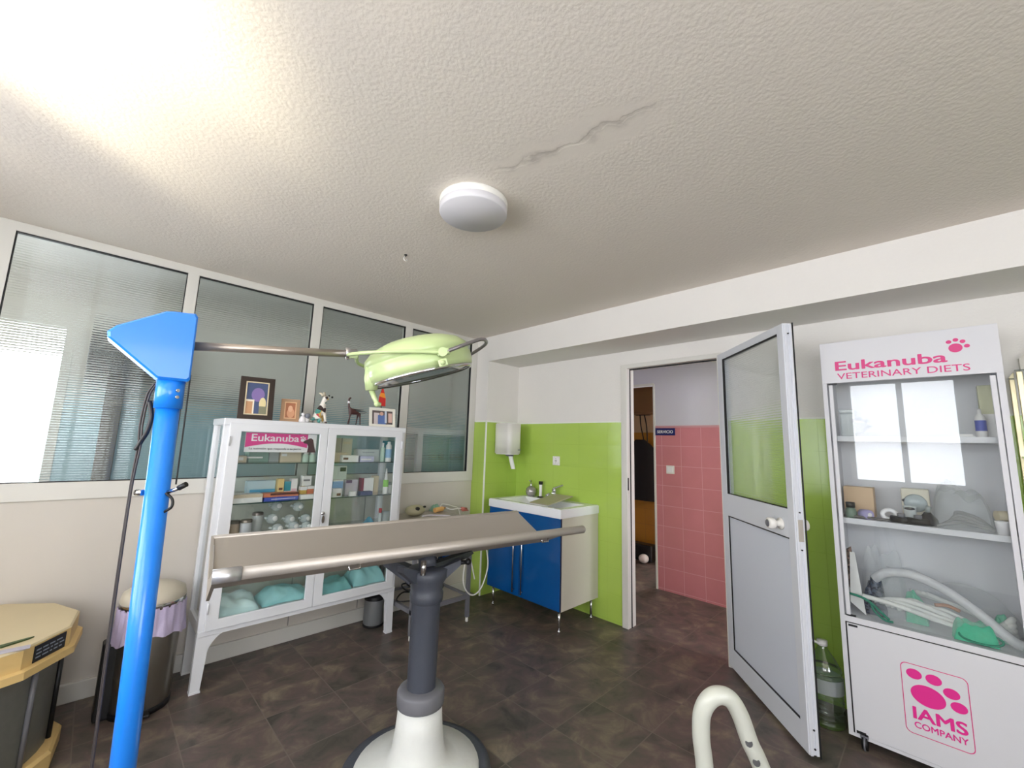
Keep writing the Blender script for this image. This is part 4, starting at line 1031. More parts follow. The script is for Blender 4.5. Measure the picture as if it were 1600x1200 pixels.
for s in (-1, 1):
    MB().tube([(dx + .018, dy + s * .016, ZT + .196), (dx + .008, dy + s * .030, ZT + .214), (dx - .002, dy + s * .042, ZT + .216)], [.010, .008, .003], 8).build('ear', cm('cream_glaze', 226, 214, 190), t)
MB().ball((dx + .062, dy - .036, ZT + .188), .0075, seg=8).ball((dx + .040, dy - .032, ZT + .198), .005, seg=8).ball((dx + .050, dy - .014, ZT + .198), .005, seg=8).build('nose_and_eyes', M_black, t)
# dark llama with wiry tail
lx, ly = 1.345, 3.04
t = thing('llama_figurine', 'thin dark brown long-necked animal figurine with spiky back on cabinet top', 'figurine', (lx, ly, ZT))
P = [(-.022, 0, .105), (.012, 0, .098), (.044, 0, .108), (-.036, 0, .135), (-.040, 0, .165), (-.040, 0, .195), (-.026, -.006, .203),
     (-.030, -.014, .06), (-.044, -.016, .004), (-.018, .014, .06), (-.020, .016, .004), (.048, -.014, .06), (.052, -.016, .004), (.040, .014, .06), (.034, .016, .004)]
E_ = [(0, 1), (1, 2), (0, 3), (3, 4), (4, 5), (5, 6), (0, 7), (7, 8), (0, 9), (9, 10), (2, 11), (11, 12), (2, 13), (13, 14)]
R_ = [.016, .019, .016, .008, .006, .009, .006] + [.005, .0035] * 4
P = [(lx + p[0], ly + p[1], ZT + p[2]) for p in P]
skin_figure(P, E_, R_, 'llama_body', mat('dark_red_brown_glaze', C(66, 34, 32), .4, var=.4, vscale=50), t)
b = MB()
for dz, L in ((.125, .085), (.118, .10), (.110, .11), (.100, .10)):
    b.tube([(lx - .01, ly, ZT + dz - .005), (lx + L, ly + .01, ZT + dz - .006)], [.0045, .001], 6)
b.build('spiky_mane', mat('dark_bristle', C(40, 30, 30), .6), t)
MB().tube([(lx - .040, ly, ZT + .160), (lx - .040, ly, ZT + .176)], .0085, 10).build('neck_band', M_signw, t)
# pennant
t = thing('pennant_ornament', 'red and yellow pointed pennant ornament standing behind the white frame', 'ornament', (1.60, 3.13, ZT))
b = MB().m(0).prism([(1.583, ZT + .17), (1.645, ZT + .17), (1.642, ZT + .235), (1.588, ZT + .245)], 'y', 3.126, 3.134).m(1).prism([(1.588, ZT + .245), (1.642, ZT + .235), (1.630, ZT + .275), (1.597, ZT + .275)], 'y', 3.126, 3.134).m(0).prism([(1.597, ZT + .275), (1.630, ZT + .275), (1.612, ZT + .325)], 'y', 3.126, 3.134)
b.build('pennant', [cm('flag_red', 204, 44, 40), cm('flag_yellow', 240, 150, 50)], t)
MB().cyl((1.610, 3.13, ZT + .004), (1.610, 3.13, ZT + .20), .004, seg=8).lathe([(0, 0), (.03, 0), (.03, .008), (0, .01)], (1.610, 3.13, ZT), 16).build('pennant_stand', M_black, t)

# ------------------------------------------------------------------ second cabinet beyond the glass
t = thing('corridor_cabinet', 'white glass cabinet seen through the last partition pane', 'cabinet', (2.5, 3.56, 0))
b = MB()
for x in (1.95, 2.15, 3.06): b.box(x, x + .06, 3.42, 3.46, .1, 1.53, .003)
for x in (1.95, 3.08): b.box(x, x + .04, 3.68, 3.72, .1, 1.53)
b.box(1.95, 3.12, 3.41, 3.72, 1.47, 1.53, .004).box(1.95, 3.12, 3.41, 3.72, .25, .33, .004)
b.build('cabinet_frame', M_enamel, t)
for x in (1.97, 3.08):
    for y in (3.43, 3.68): MB().box(x, x + .035, y, y + .035, 0, .26, .002).build('leg', M_enamel, t)
MB().box(2.0, 3.06, 3.435, 3.439, .33, 1.50).build('glass_pane', M_glass, t)
for z in (1.24, 1.0, .7):
    MB().box(1.98, 3.10, 3.47, 3.67, z - .006, z).m(1).box(1.98, 3.10, 3.467, 3.4695, z - .006, z).build('shelf', [M_shelfglass, M_shelfedge], t)
for i, (xx, hh, w_) in enumerate(((2.42, .03, .05), (2.52, .04, .035), (2.66, .05, .03), (2.75, .035, .05), (2.86, .03, .04))):
    tag(MB().lathe([(0, 0), (w_ * .7, 0), (w_, hh), (w_ * .9, hh), (0, .005)], (xx, 3.56, 1.24), 14).build('glass_dish', M_bulb), 'small clear dish on the top shelf of the corridor cabinet', 'dish', 'dishes in the corridor cabinet')
tag(MB().box(-.10, .46, CY - .22, CY - .001, 1.80, 2.10, .02).build('wall_heater', mat('charcoal_casing', C(52, 54, 56), .5)), 'dark box unit fixed high on the corridor wall behind the ribbed glass', 'heater')
tag(MB().box(.02, .12, CY - .06, CY - .001, 0, 1.75, .005).box(.02, .9, CY - .06, CY - .001, 1.66, 1.72, .004).build('pipe_duct', mat('grey_duct', C(128, 124, 118), .5)), 'grey boxed duct on the blue tiled corridor wall', 'duct')

# ------------------------------------------------------------------ steel side table with cables
t = thing('side_table', 'grey steel trolley table between glass cabinet and pillar', 'table', (2.02, 3.0, 0))
SX0, SX1, SY0, SY1, SZ = 1.755, 2.295, 2.735, 3.24, .795
MB().box(SX0, SX1, SY0, SY1, SZ - .025, SZ, .004).build('tabletop', M_steel, t)
for x in (SX0, SX1 - .028):
    for y in (SY0, SY1 - .028):
        lg = MB().box(x, x + .028, y, y + .028, .035, SZ - .02, .002).build('leg', M_greyl, t)
        MB().lathe([(0, 0), (.009, 0), (.012, .006), (.010, .036), (0, .036)], (x + .014, y + .014, 0), 12).build('rubber_foot', M_plast, lg)
b = MB()
b.box(SX0, SX1, SY0 + .003, SY0 + .025, .175, .205).box(SX0, SX1, SY1 - .025, SY1 - .003, .175, .205).box(SX0 + .003, SX0 + .025, SY0, SY1, .175, .205).box(SX1 - .025, SX1 - .003, SY0, SY1, .175, .205)
b.build('lower_frame', M_greyl, t)
MB().box(SX0 + .02, SX1 - .02, SY0 + .02, SY1 - .02, .185, .190).build('lower_shelf', M_steel, t)
# things on it
t = thing('clipper_body', 'cream and grey appliance with black knobs on the trolley by the cabinet', 'appliance', (1.97, 3.05, SZ))
MB().ball((1.955, 3.08, SZ + .045), .075, 1.2, .8, .6).build('appliance_body', mat('khaki_plastic', C(176, 170, 140), .5), t)
MB().cyl((1.925, 3.01, SZ + .07), (1.925, 2.985, SZ + .07), .013).cyl((2.005, 3.03, SZ + .075), (2.005, 3.01, SZ + .078), .008).build('control_knob', M_black, t)
t = thing('orange_device', 'cream-orange hand device lying on the trolley', 'device', (2.215, 3.12, SZ))
MB().tube(spline([(2.17, 3.11, SZ + .022), (2.22, 3.12, SZ + .026), (2.27, 3.14, SZ + .024)], 6), .021, 12).build('device_body', mat('cream_orange_plastic', C(236, 184, 116), .45), t)
MB().tube([(2.27, 3.14, SZ + .024), (2.31, 3.15, SZ + .030)], [.012, .007], 10).build('device_neck', mat('orange_brown_rubber', C(196, 128, 70), .5), t)
heap('green_cloth', 'small sage green cloth behind the orange device', 'cloth', 2.19, 2.28, 3.16, 3.23, SZ, .07, cm('sage_cloth', 130, 170, 148), 8)
b = MB().tube(spline([(2.255, 3.15, SZ + .006), (2.30, 3.20, SZ + .05), (2.36, 3.21, SZ + .045), (2.45, 3.22, SZ + .02), (2.52, 3.23, SZ - .01), (2.55, 3.2, SZ - .14), (2.50, 2.99, SZ - .42), (2.475, 2.90, SZ - .55)]), .0055, 8)
tag(b.build('white_hose', M_plast), 'white hose arching from the green cloth over the end of the trolley', 'hose')
tag(MB().tube(spline([(2.31, 3.15, SZ + .03), (2.36, 3.13, SZ + .012), (2.42, 3.12, SZ + .016), (2.47, 3.12, SZ + .012)]), .005, 8).build('white_lead', M_plast), 'white lead running from the orange device to a red plug', 'cable')
tag(MB().tube([(2.465, 3.115, SZ + .012), (2.53, 3.12, SZ + .004)], [.016, .012], 10).tube([(2.465, 3.10, SZ - .005), (2.54, 3.11, SZ - .008)], .006, 8).build('red_connector', cm('faded_red_plastic', 190, 110, 96)), 'faded red connector at the end of the white lead', 'connector')
tag(MB().tube(spline([(1.80, 2.82, SZ + .006), (1.88, 2.84, SZ + .014), (1.93, 2.83, SZ + .010), (1.95, 2.80, SZ + .006)]), .006, 8).build('white_probe', M_plast), 'short white probe lead at the front of the trolley', 'cable')
tag(MB().tube(spline([(1.93, 2.93, SZ + .02), (2.02, 2.95, SZ + .018), (2.12, 2.92, SZ + .010), (2.17, 2.88, SZ + .006)]), .007, 8).build('grey_probe', cm('lilac_grey_plastic', 196, 190, 196)), 'lilac grey probe lead curling across the trolley', 'cable')
tag(MB().tube(spline([(2.262, 2.728, .595), (2.22, 2.722, .47), (2.205, 2.72, .33), (2.25, 2.72, .235), (2.32, 2.715, .20), (2.40, 2.715, .25), (2.46, 2.72, .40), (2.44, 2.74, .58), (2.40, 2.76, .72), (2.37, 2.80, .79)]), .0055, 8).build('white_loop', M_plast), 'white cable hanging in a wide loop beside the trolley leg', 'cable')
tag(MB().tube(spline([(1.925, 2.78, .801), (1.93, 2.725, .790), (1.945, 2.69, .55), (1.965, 2.685, .40), (1.94, 2.68, .28), (1.88, 2.68, .23), (1.82, 2.69, .215)]), .0055, 8).build('white_drop', M_plast), 'white cable dropping straight behind the examination table column', 'cable')
# tangle on the lower shelf
r = random.Random(3)
for k in range(6):
    pts = []
    cx_, cy_ = r.uniform(1.85, 2.05), r.uniform(2.85, 3.1)
    for j in range(9):
        a = j * .9 + k; q = .07 + .05 * r.random()
        pts.append((cx_ + q * 1.2 * math.cos(a), cy_ + q * math.sin(a), .20 + .012 * k + .03 * r.random()))
    tag(MB().tube(spline(pts, 6), .006, 6).build('black_cable', M_black), 'black cable coiled in the tangle on the lower trolley shelf', 'cable', 'tangled black cables on the lower trolley shelf')
t = thing('suction_canister', 'grey cylindrical canister on the floor behind the cabinet leg', 'canister', (1.72, 3.12, 0))
MB().lathe([(0, .012), (.07, .012), (.075, .02), (.075, .19), (.068, .20), (0, .20)], (1.70, 3.17, 0), 24).build('canister_body', mat('grey_plastic', C(120, 122, 124), .3), t)
MB().lathe([(.070, 0), (.078, 0), (.078, .014), (0, .014)], (1.70, 3.17, 0), 24).build('canister_foot', M_black, t)
MB().lathe([(.077, .19), (.078, .215), (.06, .225), (0, .225)], (1.70, 3.17, 0), 24).build('canister_lid', M_black, t)
tag(MB().tube(spline([(1.84, 3.28, .62), (1.90, 3.285, .56), (1.915, 3.285, .48), (1.88, 3.285, .40), (1.82, 3.27, .36), (1.80, 3.2, .235)]), .004, 8).build('wall_cable', mat('brown_grey_cable', C(120, 112, 100), .5)), 'thin cable looping against the panel behind the trolley', 'cable')

# ------------------------------------------------------------------ wash-basin unit
KX0, KX1, KY0, KY1 = 2.646, 3.158, 2.104, 2.930
t = thing('vanity_unit', 'royal blue two-door wash-basin cabinet on thin metal legs', 'cabinet', ((KX0 + KX1) / 2, (KY0 + KY1) / 2, 0))
b = MB().box(KX0 + .020, KX1, KY0, KY0 + .018, .158, .842).box(KX0 + .020, KX1, KY1 - .018, KY1, .158, .842).box(KX0 + .02, KX1, KY0, KY1, .158, .176).box(KX1 - .01, KX1, KY0, KY1, .16, .84)
b.build('carcass', M_side, t)
ymid = (KY0 + KY1) / 2 + .02
for y0, y1, hy_ in ((KY0 + .002, ymid - .002, 2.492), (ymid + .002, KY1 - .002, 2.590)):
    d = MB().m(0).box(KX0, KX0 + .018, y0, y1, .162, .842, .002).m(1).box(KX0 + .002, KX0 + .0202, y0 - .0005, y1 + .0005, .1605, .8425).build('door', [M_bluecab, M_bluecabd], t)
    h = MB().tube([(KX0 - .024, hy_, .19), (KX0 - .024, hy_, .80)], .0065, 12)
    for z in (.21, .78): h.cyl((KX0 + .001, hy_, z), (KX0 - .024, hy_, z), .005, seg=10)
    h.build('handle', M_steelb, d)
for x in (KX0 + .04, KX1 - .05):
    for y in (KY0 + .035, KY1 - .045):
        MB().tube([(x, y, .158), (x, y, .012)], .0105, 14).lathe([(0, 0), (.013, 0), (.013, .010), (.0105, .014), (0, .014)], (x, y, 0), 14).build('leg', M_chrome, t)
# ceramic basin: rim slab with a faceted bowl
t = thing('wash_basin', 'white rectangular ceramic basin on top of the blue cabinet', 'basin', ((KX0 + KX1) / 2, (KY0 + KY1) / 2, .842))
BX0, BX1, BY0, BY1, BZ0, BZ1 = KX0 - .006, XR - .003, KY0 - .006, KY1 + .006, .842, .910
b = MB(); bm = b.bm
def quad(*p): b._new([bm.faces.new([bm.verts.new(q) for q in p])], False)
ix0, ix1, iy0, iy1 = BX0 + .055, BX1 - .115, BY0 + .07, BY1 - .07
fx0, fx1, fy0, fy1, fz = ix0 + .05, ix1 - .03, iy0 + .17, iy1 - .17, .800
R1 = [(BX0, BY0), (BX1, BY0), (BX1, BY1), (BX0, BY1)]; R2 = [(ix0, iy0), (ix1, iy0), (ix1, iy1), (ix0, iy1)]; R3 = [(fx0, fy0), (fx1, fy0), (fx1, fy1), (fx0, fy1)]
for i in range(4):
    j = (i + 1) % 4
    quad((*R1[i], BZ0), (*R1[j], BZ0), (*R1[j], BZ1), (*R1[i], BZ1))
    quad((*R1[i], BZ1), (*R1[j], BZ1), (*R2[j], BZ1), (*R2[i], BZ1))
    quad((*R2[i], BZ1), (*R2[j], BZ1), (*R3[j], fz), (*R3[i], fz))
    quad((*R1[i], BZ0), (*R1[j], BZ0), (*R3[j], fz - .012), (*R3[i], fz - .012))
quad(*[(*p, fz) for p in R3]); quad(*[(*p, fz - .012) for p in R3])
bmesh.ops.remove_doubles(bm, verts=list(bm.verts), dist=1e-5)
ed = [e for e in bm.edges if len(e.link_faces) == 2 and all(v.co.z > BZ1 - 1e-4 for v in e.verts)]
bmesh.ops.bevel(bm, geom=ed, offset=.005, segments=2, affect='EDGES')
b.build('bowl', M_ceram, t)
MB().lathe([(0, 0), (.022, 0), (.022, .003), (0, .004)], ((fx0 + fx1) / 2, (fy0 + fy1) / 2, fz), 20).build('drain', M_chrome, t)
# mixer tap
tx, ty = BX1 - .060, 2.545
t = thing('mixer_tap', 'chrome single-lever mixer tap on the basin', 'tap', (tx, ty, BZ1))
MB().lathe([(0, 0), (.026, 0), (.026, .006), (.021, .010), (.021, .075), (.024, .085), (.020, .098), (0, .10)], (tx, ty, BZ1), 24).build('tap_body', M_chrome, t)
MB().tube([(tx - .01, ty, BZ1 + .045), (tx - .07, ty, BZ1 + .055), (tx - .115, ty, BZ1 + .040)], [.017, .014, .012], 14).build('spout', M_chrome, t)
MB().box(-.012, .095, -.013, .013, 0, .014, .005, Matrix.Translation((tx, ty, BZ1 + .098)) @ Matrix.Rotation(-.35, 4, 'Y') @ Matrix.Rotation(-.5, 4, 'Z')).build('lever', M_chrome, t)
tag(MB().box(-.17, .17, -.105, .105, -.004, .004, .003, Matrix.Translation((2.88, 2.395, .942)) @ Matrix.Rotation(-.15, 4, 'Y')).build('soap_board', mat('taupe_stone_board', C(168, 160, 138), .35)), 'taupe board laid slanting across the basin under the tap', 'board')
# soap dispenser and slim bottle
t = thing('soap_dispenser', 'round silver-grey pump dispenser on the rear edge of the basin', 'soap dispenser', (3.095, 2.835, BZ1))
MB().lathe([(0, 0), (.030, 0), (.046, .018), (.052, .045), (.046, .075), (.028, .092), (.014, .098), (0, .098)], (3.095, 2.835, BZ1), 28).build('dispenser_body', mat('pearl_silver', C(168, 164, 162), .22, .55), t)
MB().lathe([(.014, .096), (.015, .098), (.015, .118), (.006, .122), (.006, .145), (0, .145)], (3.095, 2.835, BZ1), 16).tube([(3.095, 2.835, BZ1 + .146), (3.055, 2.82, BZ1 + .150)], [.009, .006], 10).build('pump', M_chrome, t)
t = thing('slim_bottle', 'slim white bottle with black cap and black foot beside the dispenser', 'bottle', (3.10, 2.715, BZ1))
MB().lathe([(0, .010), (.014, .010), (.0145, .014), (.0145, .118), (.012, .122)], (3.10, 2.715, BZ1), 18).build('bottle_body', M_signw, t)
MB().lathe([(.013, .120), (.020, .122), (.020, .150), (0, .151)], (3.10, 2.715, BZ1), 18).build('cap', M_black, t)
MB().lathe([(0, 0), (.030, 0), (.030, .006), (.016, .012), (0, .012)], (3.10, 2.715, BZ1), 18).build('foot_ring', M_black, t)
tag(MB().tube(spline([(3.05, 2.655, BZ1 + .007), (3.03, 2.63, BZ1 + .010), (3.04, 2.60, BZ1 + .008)], 5), .010, 8).build('black_brush', M_black), 'small black brush lying by the tap', 'brush')

# paper towel dispenser on the pillar return
t = thing('paper_dispenser', 'white plastic paper towel dispenser on the green return wall', 'dispenser', (2.92, 3.11, 1.30))
b = MB(); pr = rrect(2.825, 3.005, 2.885, 3.112, .045, 6)
b.prism(pr, 'z', 1.315, 1.602, smooth=True); b.prism(rrect(2.832, 2.998, 2.892, 3.105, .04, 6), 'z', 1.602, 1.608).prism(rrect(2.835, 2.995, 2.895, 3.105, .04, 6), 'z', 1.305, 1.315)
b.build('dispenser_shell', M_plast, t)
MB().box(2.945, 2.985, 2.8835, 2.886, 1.345, 1.356).build('maker_badge', cm('grey_badge', 150, 150, 150), t)
MB().cyl((2.9, 2.95, 1.29), (2.9, 2.95, 1.31), .04).build('outlet_ring', M_greyl, t)
b = MB().sheet(6, 12, lambda a, c: Vector((2.875 + .055 * a + .035 * c, 2.945 + .012 * math.sin(6 * a) - .01 * c, 1.300 - .134 * c)))
tag(b.build('paper_towel', mat('white_paper', C(236, 238, 236), .8)), 'strip of white paper towel hanging below the dispenser', 'paper towel')
t = thing('wall_socket', 'white square power socket on the green tiles above the basin', 'socket', (XR, 2.575, 1.262))
MB().box(XR - .010, XR - .0005, 2.533, 2.617, 1.220, 1.304, .003).build('socket_plate', M_plast, t)
MB().lathe([(.030, 0), (.030, .003), (.021, .003), (.020, -.004), (0, -.004)], (XR - .010, 2.575, 1.262), 24, Matrix.Rotation(-PI / 2, 4, 'Y')).build('socket_well', M_signw, t)
MB().box(XR - .0165, XR - .009, 2.566, 2.571, 1.259, 1.265).box(XR - .0165, XR - .009, 2.579, 2.584, 1.259, 1.265).box(XR - .0145, XR - .011, 2.572, 2.578, 1.279, 1.284).box(XR - .0145, XR - .011, 2.572, 2.578, 1.240, 1.245).build('contact', M_black, t)

# ------------------------------------------------------------------ pedal bin and drum
BXc, BYc = .335, 3.02
t = thing('pedal_bin', 'steel pedal bin with lilac liner folded over its rim', 'bin', (BXc, BYc, 0))
MB().lathe([(0, .025), (.122, .025), (.124, .03), (.132, .50), (.130, .505)], (BXc, BYc, 0), 40).build('bin_body', mat('brushed_bin_steel', C(150, 146, 138), .3, .9, var=.15, vscale=12), t)
MB().lathe([(0, 0), (.126, 0), (.128, .028), (.122, .03)], (BXc, BYc, 0), 40).build('bin_foot', M_black, t)
MB().box(BXc - .175, BXc - .11, BYc - .04, BYc + .04, .0, .36, .01).build('hinge_column', M_black, t)
MB().lathe([(.134, .500), (.139, .502), (.139, .528), (.136, .532)], (BXc, BYc, 0), 40).build('rim', M_steelb, t)
MB().lathe([(.137, .530), (.139, .54), (.130, .575), (.09, .600), (0, .612)], (BXc, BYc, 0), 40).build('lid', mat('beige_grey_lid', C(196, 188, 170), .4, var=.03), t)
def liner(a, c):
    an = 2 * PI * a; w = .140 + .010 * c + .006 * math.sin(11 * an + 3 * c) * c + .004 * math.sin(23 * an)
    return Vector((BXc + w * math.cos(an), BYc + w * math.sin(an), .512 - c * (.155 + .018 * math.sin(2 * an + 1.2) + .006 * math.sin(9 * an))))
MB().sheet(72, 10, liner).build('bin_liner', M_lilac, t)
MB().box(BXc - .03, BXc + .03, BYc - .17, BYc - .12, .012, .026, .004).build('pedal', M_black, t)

DX, DY = -.345, 2.86
t = thing('cable_drum', 'squat grey drum with pale wooden lid and yellow foot ring in the corner', 'drum', (DX, DY, 0))
sg = 12; a0 = math.radians(-51)
MB().lathe([(0, .562), (.398, .562), (.405, .556), (.405, .555)], (DX, DY, 0), sg, smooth=False, a0=a0).build('lid_board', M_woodtop, t)
MB().lathe([(.405, .555), (.405, .485), (.424, .480), (.426, .452), (.38, .448), (.36, .448)], (DX, DY, 0), sg, smooth=False, a0=a0).build('lid_rim', M_wood, t)
MB().lathe([(.360, .452), (.360, .075)], (DX, DY, 0), 36, a0=a0).build('drum_body', mat('graphite_sheet', C(120, 120, 114), .35, .3, var=.15, vscale=30), t)
for k in range(12):
    a = a0 + 2 * PI * (k + .5) / 12
    MB().cyl((DX + .366 * math.cos(a), DY + .366 * math.sin(a), .08), (DX + .366 * math.cos(a), DY + .366 * math.sin(a), .45), .009, seg=8).build('body_rib', M_black if k % 2 else M_greyl, t)
MB().lathe([(.30, .0), (.400, .0), (.408, .008), (.408, .065), (.398, .078), (.355, .078)], (DX, DY, 0), sg, smooth=False, a0=a0).build('foot_ring', M_wood, t)
b = MB().prism([(-.155, 2.60), (-.085, 2.640), (-.072, 2.655), (-.095, 2.650), (-.165, 2.625)], 'z', .563, .568)
tag(b.build('green_leaf', mat('dark_green_leaf', C(58, 78, 40), .5)), 'dark green leaf lying on the pale drum lid at the picture edge', 'leaf')
tag(MB().box(-.19, -.075, 2.535, 2.570, .563, .566).build('paper_slip', mat('lilac_grey_slip', C(176, 172, 184), .6)), 'lilac grey paper slip lying on the pale drum lid', 'paper')
a1 = a0 + 2 * PI * .5 / sg
cl = Vector((DX, DY, 0)) + Vector((math.cos(a1), math.sin(a1), 0)) * (.405 * math.cos(PI / sg))
ML2 = frame((cl.x, cl.y, .52), (-math.sin(a1), math.cos(a1), 0), (0, 0, 1))
lb = MB().box(-.060, .080, -.032, .030, 0, .003, 0, ML2).build('name_plate', mat('black_plate', C(22, 24, 30), .4), t)
b = MB()
r = random.Random(5)
for row, z in enumerate((.012, -.002, -.016)):
    x = -.052
    while x < .060:
        w_ = r.uniform(.008, .028); b.box(x, min(x + w_, .072), z - .0025, z + .0025, .003, .0036, 0, ML2); x += w_ + .007
b.build('plate_marks', cm('pale_grey_print', 150, 160, 176), lb)

# ------------------------------------------------------------------ brand display cabinet
GX0, GX1, GY0, GY1 = 2.818, 3.150, -.232, .422
t = thing('display_cabinet', 'tall white display cabinet with glass door and magenta lettering', 'cabinet', ((GX0 + GX1) / 2, (GY0 + GY1) / 2, 0))
b = MB()
b.box(GX0 + .018, GX1, GY1 - .018, GY1, .07, 2.01, .001).box(GX0 + .018, GX1, GY0, GY0 + .018, .07, 2.01, .001)
b.box(GX0 + .018, GX1, GY0, GY1, 1.992, 2.01).box(GX0 + .018, GX1, GY0, GY1, .07, .088).box(GX1 - .012, GX1, GY0, GY1, .07, 2.01)
b.box(GX0 + .018, GX1, GY0 + .018, GY1 - .018, .572, .597)
b.build('carcass', M_cab, t)
MB().box(GX0, GX0 + .018, GY0, GY1, 1.786, 2.01, .001).build('header_panel', M_cab, t)
b = MB().box(GX0, GX0 + .020, GY1 - .020, GY1, .05, 1.786, .001).box(GX0, GX0 + .020, GY0, GY0 + .022, .05, 1.786, .001).box(GX0, GX0 + .020, GY0, GY1, .570, .598, .001).box(GX0, GX0 + .02, GY0, GY1, .045, .06)
b.build('front_frame', M_cab, t)
d = MB().box(GX0 - .006, GX0 + .016, GY1 - .045, GY1 - .028, .606, 1.775, .002).box(GX0 - .006, GX0 + .016, GY0 + .026, GY0 + .044, .606, 1.775, .002).build('glass_door', M_cab, t)
MB().box(GX0 + .002, GX0 + .006, GY0 + .044, GY1 - .045, .600, 1.782).build('glass_pane', M_cabglass, d)
MB().box(GX0 + .001, GX0 + .012, GY1 - .064, GY1 - .026, .598, .606).build('pivot_hinge', M_black, d)
MB().box(GX0 + .001, GX0 + .012, GY1 - .064, GY1 - .026, 1.776, 1.784).build('pivot_hinge', M_black, d)
for z in (1.500, 1.075):
    MB().box(GX0 + .035, GX1 - .013, GY0 + .019, GY1 - .019, z - .026, z + .002, .001).build('shelf', M_cab, t)
d = MB().box(GX0 - .004, GX0 + .014, GY0 + .004, GY1 - .026, .062, .566, .0015).build('lower_door', M_cab, t)
MB().box(GX0 - .0055, GX0 - .003, GY1 - .068, GY1 - .032, .552, .562).build('hinge', M_black, d)
MB().box(GX0 - .0055, GX0 - .003, GY1 - .068, GY1 - .032, .066, .078).build('hinge', M_black, d)
MB().box(GX0 + .0, GX0 + .012, GY1 - .026, GY1 - .020, .062, .57).box(GX0 + .0, GX0 + .012, GY0, GY1 - .02, .5655, .5705).build('door_gap', M_black, t)
for y in (GY1 - .06, GY0 + .06):
    for x in (GX0 + .004, GX1 - .06):
        w_ = MB().cyl((x, y - .011, .028), (x, y + .011, .028), .028, seg=20).build('caster', M_black, t)
        MB().tube(arc((x, .028), .030, 0, 2 * PI - .05, 24, 'xz', y), .004, 6).box(x - .008, x + .012, y - .016, y + .016, .050, .072).build('caster_hub', M_greyl, w_)
fx = GX0 - .0008
me, w = text_mesh('Eukanuba', .070, .028)
k = .425 / w
MB().mesh(me, frame((fx, .360, 1.853), (0, -1, 0), (0, 0, 1)) @ Matrix.Diagonal((k, 1, 1, 1))).build('lettering', M_pinkp, t)
me, w = text_mesh('VETERINARY DIETS', .046, .004)
k = .488 / w
MB().mesh(me, frame((fx, .354, 1.805), (0, -1, 0), (0, 0, 1)) @ Matrix.Diagonal((k, 1, 1, 1))).build('small_lettering', M_pinkp, t)
b = MB().prism(ell(-.095, 1.915, .023, .021), 'x', fx - .0006, GX0)
for y, z in ((-.075, 1.946), (-.098, 1.953), (-.120, 1.943), (-.132, 1.920)): b.prism(ell(y, z, .0095, .0085, 16), 'x', fx - .0006, GX0)
b.build('paw_print', M_pinkp, t)
# badge on the lower door
fl = GX0 - .0048
pl = MB(); ro = rrect(-.010, .207, .158, .456, .022); ri = rrect(-.007, .204, .161, .453, .020)
vo = [pl.bm.verts.new((fl, *p)) for p in ro]; vi = [pl.bm.verts.new((fl, *p)) for p in ri]
vo2 = [pl.bm.verts.new((fl + .0006, *p)) for p in ro]; vi2 = [pl.bm.verts.new((fl + .0006, *p)) for p in ri]
n = len(ro)
for i in range(n):
    j = (i + 1) % n
    for q in ((vo[i], vo[j], vi[j], vi[i]), (vo2[i], vo2[j], vi2[j], vi2[i]), (vo[i], vo[j], vo2[j], vo2[i]), (vi[i], vi[j], vi2[j], vi2[i])): pl._new([pl.bm.faces.new(q)], False)
pl.build('badge_outline', M_pinkp, d)
b = MB().prism(ell(.122, .333, .057, .044, 32, .12), 'x', fl - .0004, fl + .0006)
for y, z in ((.162, .414), (.098, .412), (.045, .376), (.026, .328)): b.prism(ell(y, z, .0265, .0215, 22), 'x', fl - .0004, fl + .0006)
b.build('paw_badge', M_magenta, d)
me, w = text_mesh('IAMS', .070, .034)
k = .172 / w
MB().mesh(me, frame((fl, .178, .226), (0, -1, 0), (0, 0, 1)) @ Matrix.Diagonal((k, 1, 1, 1))).build('badge_lettering', M_magenta, d)
me, w = text_mesh('COMPANY', .036, .018)
k = .168 / w
MB().mesh(me, frame((fl, .176, .188), (0, -1, 0), (0, 0, 1)) @ Matrix.Diagonal((k, 1, 1, 1))).build('badge_small_lettering', M_magenta, d)
b = MB().prism(ell(.275, 1.545, .030, .028), 'x', GX0 + .0066, GX0 + .0072)
for y, z in ((.278, 1.590), (.248, 1.578), (.240, 1.548), (.300, 1.583)): b.prism(ell(y, z, .013, .011, 16), 'x', GX0 + .0066, GX0 + .0072)
b.build('glass_paw_sticker', cm('grey_sticker', 168, 168, 176), t)

# contents, top shelf
z = 1.502
t = thing('storage_jar', 'clear square jar with lid at the hinge end of the top display shelf', 'jar', (2.98, .345, z))
MB().box(2.95, 3.02, .312, .375, z, z + .13, .008).build('jar_body', M_bulb, t)
MB().box(2.947, 3.023, .309, .378, z + .13, z + .150, .006).build('jar_lid', M_bulb, t)
vial('bottle', 'white squeeze bottle with blue stripe on the top display shelf', 'bottle', 2.95, -.150, z, [[(0, 0), (.018, 0), (.019, .004), (.019, .03)], [(.0192, .03), (.0192, .08)], [(.019, .08), (.017, .10), (.007, .112), (.006, .135), (0, .136)]], [K_white, K_blue, K_white], 'things in the display cabinet')
carton('carton', 'pale yellow carton standing behind the squeeze bottle', 'packet', 2.99, 3.05, -.20, z, .25, .045, cm('pale_yellow_carton', 206, 206, 170), K_white, (.0, .45), (0, 1), 'things in the display cabinet')
tag(MB().box(2.91, 3.0, -.125, -.05, z, z + .006).box(2.905, 2.99, -.12, -.058, z + .006, z + .014).build('leaflet', K_white), 'thin white leaflets lying flat on the top display shelf', 'leaflet')
